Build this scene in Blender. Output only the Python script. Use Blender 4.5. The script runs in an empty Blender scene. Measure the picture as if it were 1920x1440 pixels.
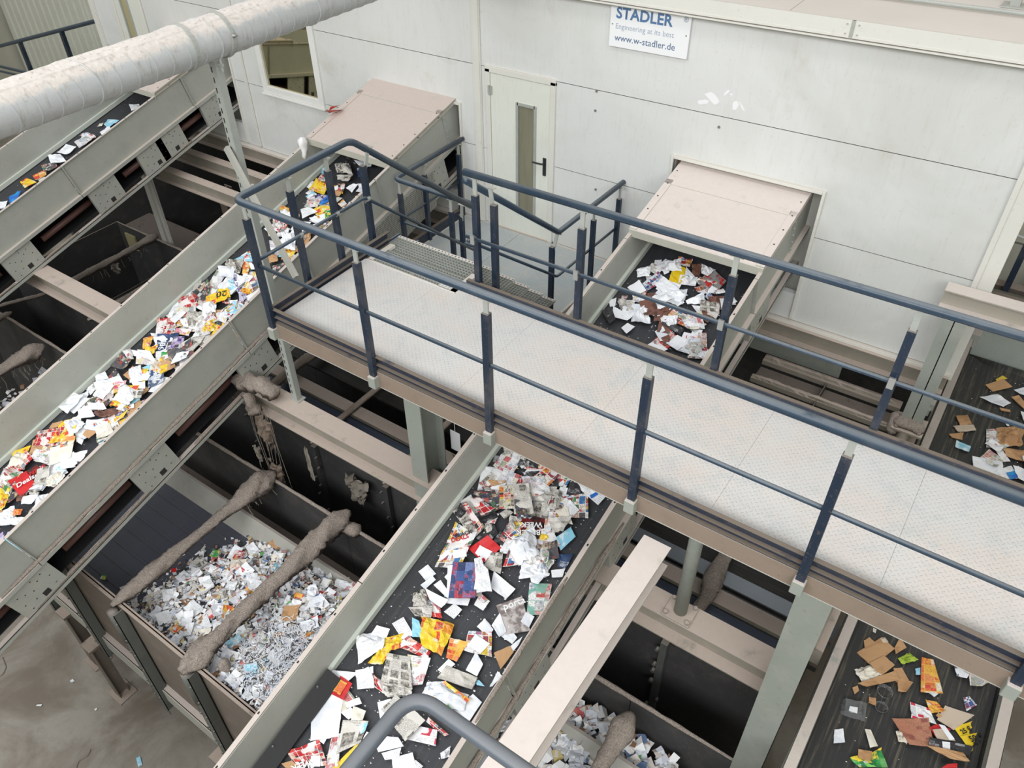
import bpy, bmesh, math, random
from mathutils import Vector, Matrix, noise as mnoise
random.seed(7)
S = bpy.context.scene
COL = S.collection
Z0 = 9.9            # the camera is the origin of the coordinates below; the hall floor lies 9.9 m under it
# ------------------------------------------------------------------ camera, light, exposure
cd = bpy.data.cameras.new('camera'); cam = bpy.data.objects.new('camera', cd); COL.objects.link(cam)
cd.sensor_width = 36.0; cd.lens = 1477.513/1920*36
cd.shift_x = (960-898.297)/1920; cd.shift_y = -(720-714.492)/1920
CM = ((0.8077345, 0.58854267, -0.03438762), (0.35955893, -0.53801592, -0.76240163), (-0.46720698, 0.60345372, -0.64618979))
cam.matrix_world = Matrix(((CM[0][0], -CM[1][0], -CM[2][0], 0), (CM[0][1], -CM[1][1], -CM[2][1], 0), (CM[0][2], -CM[1][2], -CM[2][2], Z0), (0, 0, 0, 1)))
cd.clip_start = 0.05; cd.clip_end = 200
S.camera = cam
W = bpy.data.worlds.new('hall_air'); S.world = W; W.use_nodes = True
W.node_tree.nodes['Background'].inputs[0].default_value = (0.93, 0.97, 1.0, 1)
W.node_tree.nodes['Background'].inputs[1].default_value = 0.85
def area(name, loc, size, sy, power, rot=(0, 0, 0), col=(1, .98, .94)):
    l = bpy.data.lights.new(name, 'AREA'); l.shape = 'RECTANGLE'; l.size = size; l.size_y = sy; l.energy = power; l.color = col
    o = bpy.data.objects.new(name, l); COL.objects.link(o); o.location = (loc[0], loc[1], loc[2]+Z0); o.rotation_euler = rot
def aim(frm, to): return (Vector(to)-Vector(frm)).to_track_quat('-Z', 'Y').to_euler()
area('skylight_strip', (-3, 1.0, 8.0), 18, 3.0, 520, col=(1, .985, .96))
area('added_fill_panel', (-4, -9.8, 5.5), 20, 4.5, 2900, aim((-4, -9.8, 5.5), (-4, 4, -5)), (.97, .985, 1))  # unseen fill light, added in front to brighten upright faces
area('added_fill_panel', (6.3, -1.0, 2.2), 12, 3.5, 900, aim((6.3, -1.0, 2.2), (-3, 4, -5)), (.97, .985, 1))  # second unseen fill light, added from the right-hand side
S.view_settings.view_transform = 'Standard'; S.view_settings.look = 'None'; S.view_settings.gamma = 1
S.view_settings.use_curve_mapping = False
S.view_settings.exposure = -0.28
# ------------------------------------------------------------------ materials
def lin(c):
    return tuple(((v/255)/12.92 if v/255 <= .04045 else ((v/255+.055)/1.055)**2.4) for v in c)+(1,)
class NT:
    def __init__(s, name):
        s.m = bpy.data.materials.new(name); s.m.use_nodes = True; s.t = s.m.node_tree; s.n = s.t.nodes
        s.b = s.n['Principled BSDF']
    def add(s, t, **k):
        o = s.n.new(t)
        for a, v in k.items(): setattr(o, a, v)
        return o
    def link(s, a, b): s.t.links.new(a, b)
    def val(s, sock, v):
        if isinstance(v, (int, float)) or isinstance(v, tuple): sock.default_value = v
        else: s.link(v, sock)
    def math(s, op, a, b=0.0, c=0.0, clamp=False):
        o = s.add('ShaderNodeMath', operation=op, use_clamp=clamp)
        for i, v in enumerate((a, b, c)): s.val(o.inputs[i], v)
        return o.outputs[0]
    def mix(s, f, a, b, mode='MIX'):
        o = s.add('ShaderNodeMix', data_type='RGBA', blend_type=mode)
        s.val(o.inputs[0], f); s.val(o.inputs[6], a); s.val(o.inputs[7], b)
        return o.outputs[2]
    def noise(s, vec, scale, detail=4, rough=.6, dist=0):
        o = s.add('ShaderNodeTexNoise'); s.link(vec, o.inputs['Vector'])
        o.inputs['Scale'].default_value = scale; o.inputs['Detail'].default_value = detail
        o.inputs['Roughness'].default_value = rough; o.inputs['Distortion'].default_value = dist
        return o.outputs['Fac']
    def ramp(s, f, lo, hi):
        o = s.add('ShaderNodeMapRange', clamp=True, interpolation_type='SMOOTHSTEP'); s.link(f, o.inputs[0])
        o.inputs[1].default_value = lo; o.inputs[2].default_value = hi
        return o.outputs[0]
    def pos(s, scale=None):
        g = s.add('ShaderNodeNewGeometry').outputs['Position']
        if scale:
            v = s.add('ShaderNodeVectorMath', operation='MULTIPLY'); s.link(g, v.inputs[0]); v.inputs[1].default_value = scale; return v.outputs[0]
        return g
    def up(s):
        g = s.add('ShaderNodeNewGeometry'); x = s.add('ShaderNodeSeparateXYZ'); s.link(g.outputs['Normal'], x.inputs[0]); return x.outputs[2]
    def bump(s, h, strength=.3, dist=.01):
        o = s.add('ShaderNodeBump'); s.link(h, o.inputs['Height']); o.inputs['Strength'].default_value = strength; o.inputs['Distance'].default_value = dist
        s.link(o.outputs[0], s.b.inputs['Normal'])
    def fin(s, col, rough=.6, metal=0.0):
        s.val(s.b.inputs['Base Color'], col); s.val(s.b.inputs['Roughness'], rough); s.b.inputs['Metallic'].default_value = metal
        return s.m
DUST = lin((205, 192, 183))
def paint(name, col, dust=.9, grime=.25, rough=.55, dustcol=DUST, blot=.35, scale=2.2, edge=.5):
    """painted sheet steel: uneven paint, grime blotches, settled dust on faces that look up"""
    q = NT(name); p = q.pos()
    n1 = q.noise(p, scale, 5, .62); n2 = q.noise(p, scale*9, 4, .7)
    c = q.mix(q.math('MULTIPLY', q.ramp(n1, .42, .75), blot), lin(col), tuple(v*.72 for v in lin(col)[:3])+(1,))
    c = q.mix(q.math('MULTIPLY', q.ramp(n2, .58, .72), grime), c, lin((110, 98, 88)))
    u = q.ramp(q.up(), edge, .93)
    d = q.math('MULTIPLY', u, q.math('MULTIPLY', q.ramp(q.noise(p, 5, 4, .6), .18, .42), dust))
    film = q.math('MULTIPLY', q.ramp(q.noise(p, 3.1, 5, .7), .45, .75), .22*dust)
    c = q.mix(film, c, dustcol)
    c = q.mix(d, c, q.mix(n2, dustcol, tuple(v*.86 for v in dustcol[:3])+(1,)))
    q.bump(n2, .12, .004)
    return q.fin(c, q.math('ADD', q.math('MULTIPLY', d, .35), rough, clamp=True))
def plain(name, col, rough=.6, metal=0.0, var=.12, scale=6):
    q = NT(name); n = q.noise(q.pos(), scale, 4, .6)
    c = q.mix(q.math('MULTIPLY', n, var*2), lin(col), tuple(v*.55 for v in lin(col)[:3])+(1,))
    return q.fin(c, rough, metal)
M = {}
M['steel'] = paint('conveyor_steel', (168, 170, 162), .92, .22, blot=.3)
M['steel_green'] = paint('green_grey_steel', (150, 155, 147), .85, .3)
M['hood'] = paint('hood_steel', (178, 177, 165), 1.0, .12, dustcol=lin((222, 210, 202)), edge=.35)
M['hood_back'] = paint('hood_steel_brown_dust', (178, 177, 165), 1.0, .15, dustcol=lin((206, 191, 182)), edge=.35)
M['dust_beam'] = paint('dusty_beam_steel', (146, 140, 128), 1.0, .3, dustcol=lin((196, 180, 168)), blot=.4)
M['beam_light'] = paint('pale_dusty_beam', (166, 160, 148), 1.0, .1, dustcol=lin((214, 203, 195)), blot=.15)
M['navy'] = paint('navy_paint', (46, 63, 80), .5, .35, rough=.33, dustcol=lin((144, 148, 148)), blot=.3, scale=6)
M['navy_post'] = paint('worn_navy_post', (30, 44, 62), 1.0, .6, rough=.45, dustcol=lin((134, 126, 118)), blot=.4, scale=5)
M['navy_toe'] = paint('dusty_navy_toeboard', (40, 48, 64), 1.0, .6, rough=.6, dustcol=lin((122, 110, 98)), blot=.4, scale=5)
M['web_brown'] = paint('brown_caked_web', (138, 122, 108), .6, .5, rough=.85, dustcol=lin((150, 134, 120)), blot=.5, scale=4)
M['galv'] = paint('galvanised_steel', (164, 168, 162), .35, .2, rough=.4, scale=8)
M['zinc'] = plain('zinc_clamp', (190, 192, 190), .3, .8)
M['white'] = paint('white_frame_paint', (226, 226, 222), .4, .1, dustcol=lin((214, 205, 196)))
M['trim'] = paint('cream_trim', (217, 216, 208), .8, .12, dustcol=lin((214, 204, 194)), blot=.12)
M['dark_steel'] = paint('dirty_dark_steel', (92, 84, 76), .9, .5, dustcol=lin((160, 146, 135)))
M['black'] = plain('black_rubber', (30, 30, 32), .55, 0, .2)
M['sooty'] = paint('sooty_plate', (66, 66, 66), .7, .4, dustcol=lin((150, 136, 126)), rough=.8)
M['bunker'] = paint('bunker_brown_plate', (112, 103, 94), .9, .35, dustcol=lin((176, 160, 148)), rough=.75, scale=1.5)
M['bunkpost'] = paint('bunker_post_grey', (92, 96, 92), .7, .4, dustcol=lin((160, 148, 138)))
M['red_roller'] = plain('oxide_roller', (96, 66, 60), .5)
M['glass'] = None
def mk_duct():
    q = NT('galvanised_duct'); p = q.pos()
    n = q.noise(p, 9, 5, .7); u = q.ramp(q.math('ADD', q.up(), q.math('MULTIPLY', q.math('SUBTRACT', n, .5), 1.0)), .30, .62)
    c = q.mix(q.noise(q.pos((3, .6, 3)), 3, 4, .6), lin((202, 205, 207)), lin((176, 178, 178)))
    c = q.mix(u, c, q.mix(q.noise(p, 30, 3, .6), lin((232, 226, 220)), lin((196, 186, 178))))
    st = q.noise(q.pos((9, 9, 1.2)), 3, 4, .7)
    c = q.mix(q.math('MULTIPLY', q.ramp(st, .52, .72), .5), c, lin((150, 136, 122)))
    q.bump(n, .25, .006)
    return q.fin(c, q.math('ADD', q.math('MULTIPLY', u, .5), .42, clamp=True), .12)
M['duct'] = mk_duct()
def mk_wall(name, a, b, stain=.4):
    q = NT(name); p = q.pos()
    n = q.noise(p, .55, 4, .6, .8); v = q.noise(q.pos((8, 1, 1.0)), 3.5, 5, .7); f = q.noise(p, 24, 3, .6)
    c = q.mix(q.ramp(n, .35, .68), lin(a), lin(b))
    c = q.mix(q.math('MULTIPLY', q.ramp(v, .5, .75), .22), c, lin((186, 182, 168)))
    c = q.mix(q.math('MULTIPLY', q.ramp(q.noise(p, 1.3, 5, .65, 1.0), .58, .78), stain), c, lin((188, 180, 166)))
    c = q.mix(q.math('MULTIPLY', q.ramp(f, .62, .7), .12), c, lin((160, 156, 148)))
    return q.fin(c, .42)
M['wall'] = mk_wall('cabin_panel', (218, 219, 217), (206, 207, 202), .42)
M['wall_far'] = mk_wall('far_hall_panel', (196, 194, 180), (180, 178, 164), .5)
def mk_roof():
    q = NT('dusty_roof'); p = q.pos(); n = q.noise(p, 1.2, 5, .6)
    return q.fin(q.mix(n, lin((226, 216, 208)), lin((206, 198, 188))), .8)
M['roof'] = mk_roof()
def mk_floor():
    q = NT('hall_concrete'); p = q.pos(); n = q.noise(p, .8, 6, .62, .5); n2 = q.noise(p, 9, 5, .7)
    c = q.mix(q.ramp(n, .36, .62), lin((120, 110, 98)), lin((158, 152, 142)))
    c = q.mix(q.math('MULTIPLY', q.ramp(n2, .45, .7), .3), c, lin((132, 118, 104)))
    return q.fin(c, q.math('ADD', q.math('MULTIPLY', n, -.4), .75))
M['floor'] = mk_floor()
def mk_plate(name, base, dust, tint, h=.5):
    """tread plate: raised lentils alternating by 90 degrees under a dust film"""
    q = NT(name); p = q.add('ShaderNodeNewGeometry').outputs['Position']
    r = q.add('ShaderNodeVectorRotate', rotation_type='Z_AXIS'); q.link(p, r.inputs[0]); r.inputs['Angle'].default_value = math.radians(45)
    sx = q.add('ShaderNodeSeparateXYZ'); q.link(r.outputs[0], sx.inputs[0])
    k = 1/.030
    u = q.math('MULTIPLY', sx.outputs[0], k); v = q.math('MULTIPLY', sx.outputs[1], k)
    fu = q.math('SUBTRACT', q.math('FRACT', u), .5); fv = q.math('SUBTRACT', q.math('FRACT', v), .5)
    par = q.math('MODULO', q.math('ABSOLUTE', q.math('ADD', q.math('FLOOR', u), q.math('FLOOR', v))), 2.0)
    def ell(a, b): return q.math('SUBTRACT', 1.0, q.math('ADD', q.math('MULTIPLY', q.math('MULTIPLY', a, a), 5.5), q.math('MULTIPLY', q.math('MULTIPLY', b, b), 90.0)), clamp=True)
    e1 = ell(fu, fv); e2 = ell(fv, fu)
    mm = q.add('ShaderNodeMix', data_type='FLOAT'); q.link(par, mm.inputs[0]); q.link(e1, mm.inputs[2]); q.link(e2, mm.inputs[3])
    e = mm.outputs[0]
    n = q.noise(p, 1.4, 5, .62, .6); n2 = q.noise(p, 34, 3, .6); n3 = q.noise(p, 6, 5, .7)
    c = q.mix(q.ramp(n, .35, .62), lin(base), lin(dust))
    c = q.mix(q.math('MULTIPLY', q.ramp(n3, .5, .68), .5), c, lin(tint))
    c = q.mix(q.math('MULTIPLY', q.ramp(n2, .55, .7), .12), c, lin((150, 142, 134)))
    edge = q.math('MULTIPLY', q.math('MULTIPLY', e, q.math('SUBTRACT', 1.0, e)), q.math('MULTIPLY', q.ramp(n3, .3, .55), 1.3))
    c = q.mix(edge, c, lin((128, 122, 118)))
    q.bump(e, h, .004)
    return q.fin(c, .62)
M['deck'] = mk_plate('tread_plate_deck', (206, 198, 191), (202, 200, 197), (184, 188, 188))
M['landing'] = mk_plate('tread_plate_landing', (176, 184, 186), (186, 190, 188), (204, 194, 184), .8)
def mk_belt(name, base, streak, amt, dirx=False, sc=1.0):
    q = NT(name)
    v = q.noise(q.pos((22*sc, .9*sc, .9*sc) if not dirx else (.9, 22, 1)), 1.6, 6, .72)
    f = q.noise(q.pos(), 40, 4, .75)
    c = q.mix(q.math('MULTIPLY', q.ramp(v, .48, .74), amt), lin(base), lin(streak))
    c = q.mix(q.math('MULTIPLY', q.ramp(f, .66, .74), .45), c, lin((150, 148, 146)))
    q.bump(v, .15, .004)
    return q.fin(c, .55)
M['belt'] = mk_belt('rubber_belt', (55, 56, 60), (92, 92, 94), .5)
M['belt_old'] = mk_belt('scratched_rubber_belt', (48, 48, 48), (128, 118, 100), .65)
M['belt_blue'] = mk_belt('shiny_blue_black_belt', (38, 46, 62), (84, 96, 112), .5, True)
M['belt_bunk'] = mk_belt('bunker_belt', (74, 76, 86), (98, 98, 104), .3)
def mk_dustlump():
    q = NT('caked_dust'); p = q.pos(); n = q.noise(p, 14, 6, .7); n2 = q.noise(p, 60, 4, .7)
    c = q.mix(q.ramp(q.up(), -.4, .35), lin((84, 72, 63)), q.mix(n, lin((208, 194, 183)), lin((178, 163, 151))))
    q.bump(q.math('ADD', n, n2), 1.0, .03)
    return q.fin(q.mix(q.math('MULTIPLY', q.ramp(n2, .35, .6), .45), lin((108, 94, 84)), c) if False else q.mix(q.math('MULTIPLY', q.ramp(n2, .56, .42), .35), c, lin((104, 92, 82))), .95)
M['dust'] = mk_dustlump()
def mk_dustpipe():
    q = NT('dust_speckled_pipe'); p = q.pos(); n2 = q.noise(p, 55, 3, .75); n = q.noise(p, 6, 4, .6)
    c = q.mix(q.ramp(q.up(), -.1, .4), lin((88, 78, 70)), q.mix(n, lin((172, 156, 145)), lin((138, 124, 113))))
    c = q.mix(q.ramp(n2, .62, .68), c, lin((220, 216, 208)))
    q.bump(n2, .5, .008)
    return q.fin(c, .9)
M['dustpipe'] = mk_dustpipe()
def mk_glass():
    q = NT('reflecting_pane'); p = q.pos(); n = q.noise(q.pos((7, 1, .8)), 2, 5, .6)
    c = q.mix(n, lin((112, 110, 92)), lin((146, 142, 122)))
    return q.fin(c, .12)
M['pane'] = mk_glass()
M['pane_yellow'] = plain('dusty_yellow_pane', (176, 166, 128), .3)
M['bolt'] = plain('bolt_head', (150, 148, 142), .4, .5)
M['hole'] = plain('punched_hole_shadow', (48, 46, 44), .9)
M['handle'] = plain('black_door_handle', (44, 46, 50), .4)
M['sign'] = plain('sign_white', (238, 239, 240), .35, 0, .03)
M['sign_blue'] = plain('sign_blue', (92, 124, 166), .4, 0, .05)
M['sign_grey'] = plain('sign_light_blue_grey', (160, 172, 188), .4, 0, .05)
M['sign_dark'] = plain('sign_slate_blue', (100, 118, 148), .4, 0, .05)
M['corr'] = paint('pale_green_trapezoid_sheet', (214, 216, 202), .4, .3, scale=1.2, blot=.3)
M['gray_rail'] = paint('slate_grey_rail', (84, 90, 98), .35, .12, rough=.42, dustcol=lin((140, 140, 140)), blot=.15, scale=8)
M['rag'] = plain('matted_fibre', (134, 118, 104), .95, 0, .35, 18)
M['rag_pale'] = plain('pale_rag', (150, 142, 130), .95, 0, .3, 14)
M['stripe'] = plain('worn_cleat', (84, 84, 90), .6)
# ------------------------------------------------------------------ geometry helpers (coordinates are relative to the camera)
class MB:
    def __init__(s): s.v = []; s.f = []; s.mi = []; s.mats = []; s.cur = 0
    def mat(s, m):
        if m not in s.mats: s.mats.append(m)
        s.cur = s.mats.index(m); return s
    def poly(s, pts):
        b = len(s.v); s.v += [tuple(p) for p in pts]; s.f.append(tuple(range(b, b+len(pts)))); s.mi.append(s.cur)
    def hexa(s, c):
        b = len(s.v); s.v += [tuple(p) for p in c]
        for q in ((3, 2, 1, 0), (4, 5, 6, 7), (0, 1, 5, 4), (1, 2, 6, 5), (2, 3, 7, 6), (3, 0, 4, 7)):
            s.f.append(tuple(b+i for i in q)); s.mi.append(s.cur)
        return s
    def box(s, x0, x1, y0, y1, z0, z1):
        return s.hexa([(x0, y0, z0), (x1, y0, z0), (x1, y1, z0), (x0, y1, z0), (x0, y0, z1), (x1, y0, z1), (x1, y1, z1), (x0, y1, z1)])
    def bar(s, p0, p1, w, h, up=(0, 0, 1), off=(0, 0)):
        """box of width w (sideways) and height h (along up) from p0 to p1"""
        p0 = Vector(p0); p1 = Vector(p1); d = (p1-p0).normalized(); u = Vector(up); sdir = d.cross(u).normalized(); u = sdir.cross(d).normalized()
        o = sdir*off[0]+u*off[1]; c = []
        for p in (p0, p1):
            for a, b in ((-1, -1), (1, -1), (1, 1), (-1, 1)): c.append(p+o+sdir*(a*w/2)+u*(b*h/2))
        return s.hexa([c[0], c[1], c[2], c[3], c[4], c[5], c[6], c[7]])
    def tube(s, pts, r, n=12, cap=True, rf=None, up=(0.13, 0.07, 1)):
        pts = [Vector(p) for p in pts]; rings = []; m = len(pts)
        prev = None
        for i, p in enumerate(pts):
            d = (pts[min(i+1, m-1)]-pts[max(i-1, 0)]).normalized()
            if prev is None:
                a = d.cross(Vector(up)).normalized()
            else:
                a = (prev-d*prev.dot(d)).normalized()
            prev = a; b = d.cross(a); ring = []
            for k in range(n):
                t = 2*math.pi*k/n; rr = r if rf is None else rf(i, k, p)
                q = p+(a*math.cos(t)+b*math.sin(t))*rr; ring.append(len(s.v)); s.v.append(tuple(q))
            rings.append(ring)
        for i in range(m-1):
            for k in range(n):
                s.f.append((rings[i][k], rings[i][(k+1) % n], rings[i+1][(k+1) % n], rings[i+1][k])); s.mi.append(s.cur)
        if cap:
            s.f.append(tuple(reversed(rings[0]))); s.mi.append(s.cur); s.f.append(tuple(rings[-1])); s.mi.append(s.cur)
        return s
    def ibeam(s, p0, p1, h, w, t=.012, up=(0, 0, 1)):
        """I-section; the line p0-p1 is the middle of the top flange's upper face"""
        s.bar(p0, p1, w, t, up, (0, -t/2)); s.bar(p0, p1, w, t, up, (0, -h+t/2)); s.bar(p0, p1, t, h-2*t, up, (0, -h/2)); return s
    def channel(s, p0, p1, h, w, side=1, t=.01, up=(0, 0, 1)):
        s.bar(p0, p1, w, t, up, (0, -t/2)); s.bar(p0, p1, w, t, up, (0, -h+t/2)); s.bar(p0, p1, t, h-2*t, up, (side*(w/2-t/2), -h/2)); return s
def E(name, base, **props):
    o = bpy.data.objects.new(name, None); o.empty_display_size = .1; COL.objects.link(o); o.location = (base[0], base[1], base[2]+Z0)
    for k, v in props.items(): o[k] = v
    return o
def obj(name, mb, mat, parent=None, smooth=False, bevel=0, **props):
    me = bpy.data.meshes.new(name)
    if parent is not None:
        p = parent; ox = Vector((0, 0, 0))
        while p is not None: ox += p.location; p = p.parent
    else:
        vs = mb.v; xs = [v[0] for v in vs]; ys = [v[1] for v in vs]; zs = [v[2] for v in vs]
        ox = Vector(((min(xs)+max(xs))/2, (min(ys)+max(ys))/2, min(zs)+Z0))
    me.from_pydata([(v[0]-ox.x, v[1]-ox.y, v[2]+Z0-ox.z) for v in mb.v], [], mb.f)
    if mb.mats:
        for m in mb.mats: me.materials.append(M[m] if isinstance(m, str) else m)
        me.polygons.foreach_set('material_index', mb.mi)
    else: me.materials.append(M[mat] if isinstance(mat, str) else mat)
    if smooth: me.polygons.foreach_set('use_smooth', [True]*len(me.polygons))
    me.update()
    o = bpy.data.objects.new(name, me); COL.objects.link(o)
    if parent is not None: o.parent = parent
    else: o.location = ox
    if smooth == 'auto' or bevel:
        pass
    if bevel:
        b = o.modifiers.new('soft_edge', 'BEVEL'); b.width = bevel; b.segments = 1; b.limit_method = 'ANGLE'
    for k, v in props.items(): o[k] = v
    return o
def T(label, category, group=None, kind=None):
    d = dict(label=label, category=category)
    if group: d['group'] = group
    if kind: d['kind'] = kind
    return d
ST = dict(kind='structure')
def fillet(pts, r, n=5):
    out = [Vector(pts[0])]
    for i in range(1, len(pts)-1):
        p = Vector(pts[i]); a = (Vector(pts[i-1])-p).normalized(); b = (Vector(pts[i+1])-p).normalized()
        t0 = p+a*r; t1 = p+b*r
        for k in range(n+1):
            u = k/n; out.append(t0*(1-u)**2+p*2*u*(1-u)+t1*u*u)
    out.append(Vector(pts[-1])); return out
def lump(mb, pts, r, amp, n=16, seed=0, freq=6, steps=None):
    """a tube with a knobbly, sagging surface"""
    P = [Vector(p) for p in pts]; out = []
    for a, b in zip(P[:-1], P[1:]):
        k = max(2, int((b-a).length/(steps or .035)))
        out += [a.lerp(b, i/k) for i in range(k)]
    out.append(P[-1])
    def rf(i, k, p):
        t = i/(len(out)-1); e = min(1, .35+min(t, 1-t)*9)
        base = r(t) if callable(r) else r
        return base*e*(1+amp*mnoise.noise(Vector((p.x*freq+seed, p.y*freq+k*.45, p.z*freq)))+amp*.7*mnoise.noise(Vector((p.x*freq*3+seed, p.y*freq*3+k*1.1, 5)))+amp*.35*mnoise.noise(Vector((p.x*freq*7+seed, p.y*freq*7+k*2.3, 9))))
    return mb.tube(out, 1, n, True, rf)
def text(name, body, size, mat, parent, origin, right, up, track=1.0, bold=0.0, depth=.001, align='LEFT', sx=1.0):
    c = bpy.data.curves.new(name, 'FONT'); c.body = body; c.size = size; c.space_character = track; c.offset = bold; c.align_x = align; c.resolution_u = 3
    o = bpy.data.objects.new(name, c); COL.objects.link(o); bpy.context.view_layer.update()
    me = bpy.data.meshes.new_from_object(o.evaluated_get(bpy.context.evaluated_depsgraph_get())); bpy.data.objects.remove(o); bpy.data.curves.remove(c)
    r = Vector(right).normalized(); u = Vector(up).normalized(); n = r.cross(u); og = Vector(origin)
    p = parent; ox = Vector((0, 0, 0))
    while p is not None: ox += p.location; p = p.parent
    for v in me.vertices: v.co = og+Vector((0, 0, Z0))+r*(v.co.x*sx)+u*v.co.y+n*depth-ox
    me.materials.clear(); me.materials.append(M[mat] if isinstance(mat, str) else mat)
    for pl in me.polygons: pl.material_index = 0
    me.name = name
    t = bpy.data.objects.new(name, me); COL.objects.link(t); t.parent = parent
    return t
# ------------------------------------------------------------------ the hall
b = MB(); b.box(-27, 7, -12, 14, -10.1, -9.9); obj('floor', b, 'floor', **ST)
for nm, bx in (('wall_front', (-27, 7, -12.2, -12, -9.9, 5)), ('wall_far_left', (-27.2, -27, -12, 14, -9.9, 5)), ('wall_far_right', (7, 7.2, -12, 14, -9.9, 5)), ('wall_rear', (-27, 7, 14, 14.2, -9.9, 5))):
    b = MB(); b.box(*bx); obj(nm, b, 'wall_far', **ST)
# far left hall wall of trapezoid sheet
WL = E('wall_left', (-22, 11.5, -9.9), kind='structure')
b = MB(); b.box(-27, -13.6, 12.02, 12.2, -9.9, 5.0); obj('backing', b, 'dark_steel', WL)
x = -26.9; k = 0
while x < -13.7:
    w = .36 if k != 13 else .2
    b = MB().mat('corr')
    for (a0, a1, d0, d1) in ((0, .05, 0, .05), (.05, w-.07, .05, .05), (w-.07, w-.02, .05, 0)):
        b.poly([(x+a0, 12-d0, -9.8), (x+a1, 12-d1, -9.8), (x+a1, 12-d1, 3), (x+a0, 12-d0, 3)])
    b.box(x+.05, x+w-.07, 11.955, 12.0, -9.8, 3)
    obj('panel', b, 'corr', WL); x += w; k += 1
# right far side behind the cabin corner
WR = E('wall_right', (1.5, 11.2, -9.9), kind='structure')
for i, (z0, z1) in enumerate([(-5.35, -4.25), (-4.22, -3.2), (-3.17, -2.2), (-8.0, -5.38), (-2.17, 2.0)]):
    b = MB(); b.box(.0, 4.6, 11.0+.004*(i % 2), 11.15, z0, z1); obj('panel', b, 'wall_far', WR)
b = MB(); b.box(.6, 4.5, 10.2, 11.1, -5.5, -5.4); obj('ledge', b, 'dust_beam', WR)
# ------------------------------------------------------------------ sorting cabin wall, built panel by panel
YW = 7.8
OPEN = [(-5.70, -4.73, -5.36, -3.235), (-3.19, -1.58, -5.0, -3.79), (-7.69, -6.15, -5.0, -3.79), (-12.2, -10.66, -5.0, -3.79), (-9.93, -8.66, -4.30, -2.98), (-13.50, -12.62, -5.36, -3.0)]
WB = E('wall_back', (-7, YW, -5.35), kind='structure')
def slab(x0, x1, z0, z1):
    xs = sorted({x0, x1} | {c for o in OPEN for c in o[:2] if x0 < c < x1}); zs = sorted({z0, z1} | {c for o in OPEN for c in o[2:] if z0 < c < z1})
    b = MB()
    for i in range(len(xs)-1):
        for j in range(len(zs)-1):
            cx = (xs[i]+xs[i+1])/2; cz = (zs[j]+zs[j+1])/2
            if any(o[0] < cx < o[1] and o[2] < cz < o[3] for o in OPEN): continue
            b.box(xs[i], xs[i+1], YW, YW+.08, zs[j], zs[j+1])
    return b
G = .004
for (x0, x1) in ((-14.14, -10.34), (-10.32, -5.9), (-5.8, -.02)):
    for (z0, z1) in ((-5.33, -4.277), (-4.277, -3.24), (-3.24, -2.2)):
        b = slab(x0, x1, z0+G, z1-G)
        if b.v: obj('panel', b, 'wall', WB)
b = MB(); b.box(-14.1, .1, YW+.05, YW+.1, -5.33, -2.1)
# joints show the dark core behind the gaps
b = MB()
for z in (-4.277, -3.24):
    for (x0, x1) in ((-14.1, -13.55), (-12.55, -10.34), (-10.3, -9.98), (-8.6, -5.9), (-4.7, -.05)):
        cuts = sorted([o[:2] for o in OPEN if o[2] < z < o[3] and o[0] > x0 and o[1] < x1]); a = x0
        for c0, c1 in cuts+[(x1, x1)]:
            if c0 > a: b.box(a, c0, YW+.006, YW+.03, z-.006, z+.006)
            a = c1
obj('joint', b, 'hole', WB)
# vertical cover trims, base angle, corner
for i, (x0, x1, z0, z1) in enumerate([(-5.905, -5.785, -5.33, -2.2), (-10.37, -10.32, -5.3, -2.2), (-14.2, -14.05, -5.33, -2.2)]):
    b = MB(); b.box(x0, x1, YW-.025, YW, z0, z1); b.box(x0+.03, x1-.01, YW-.035, YW-.025, z0, z1); obj('trim_%d' % (i+1), b, 'trim', bevel=.004, **ST)
b = MB(); b.box(-.05, .13, YW-.03, YW+.12, -5.42, -2.2); b.box(-.05, .0, YW-.045, YW-.03, -5.42, -2.2); obj('trim_4', b, 'trim', bevel=.004, **ST)
b = MB(); b.box(.09, .13, YW+.1, 10.9, -5.42, -2.2); obj('wall_side', b, 'wall', **ST)
for i, (x0, x1) in enumerate([(-14.1, -13.5), (-12.6, -5.72), (-4.7, .1)]):
    b = MB(); b.box(x0, x1, YW-.05, YW+.05, -5.37, -5.335); obj('baseboard_%d' % (i+1), b, 'trim', bevel=.003, **ST)
b = MB(); b.channel((-14.2, YW-.04, -5.37), (.1, YW-.04, -5.37), .22, .1, -1); obj('base_beam', b, 'dust_beam', **T('dusty brown channel running under the white cabin wall', 'beam'))
b = MB(); b.box(-14.1, .1, YW+.05, 11, -5.45, -5.37); obj('cabin_floor', b, 'dark_steel', **ST)
# roof
RF = E('roof', (-7, 9.5, -2.15), kind='structure')
for i in range(6):
    b = MB(); b.box(-14.2+i*2.39, -14.2+(i+1)*2.39-.006, YW-.10, 11, -2.20, -2.135); obj('panel', b, 'roof', RF)
b = MB(); b.box(-14.2, .16, YW-.13, YW-.10, -2.27, -2.13); obj('fascia', b, 'trim', RF)
b = MB(); b.box(-14.2, .16, YW-.135, YW-.125, -2.275, -2.255); b.box(-14.2, .16, YW-.14, YW-.04, -2.30, -2.285); b.box(-14.2, .16, YW-.09, YW-.0, -2.285, -2.20); obj('drip_edge', b, 'trim', RF)
b = MB(); b.box(-1.69, -1.66, YW-.137, YW-.12, -2.27, -2.13)
for s in (-.05, .05):
    for z in (-2.24, -2.16): b.tube([(-1.675+s, YW-.145, z), (-1.675+s, YW-.13, z)], .006, 6)
obj('splice_plate', b, 'steel', RF)
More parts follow.
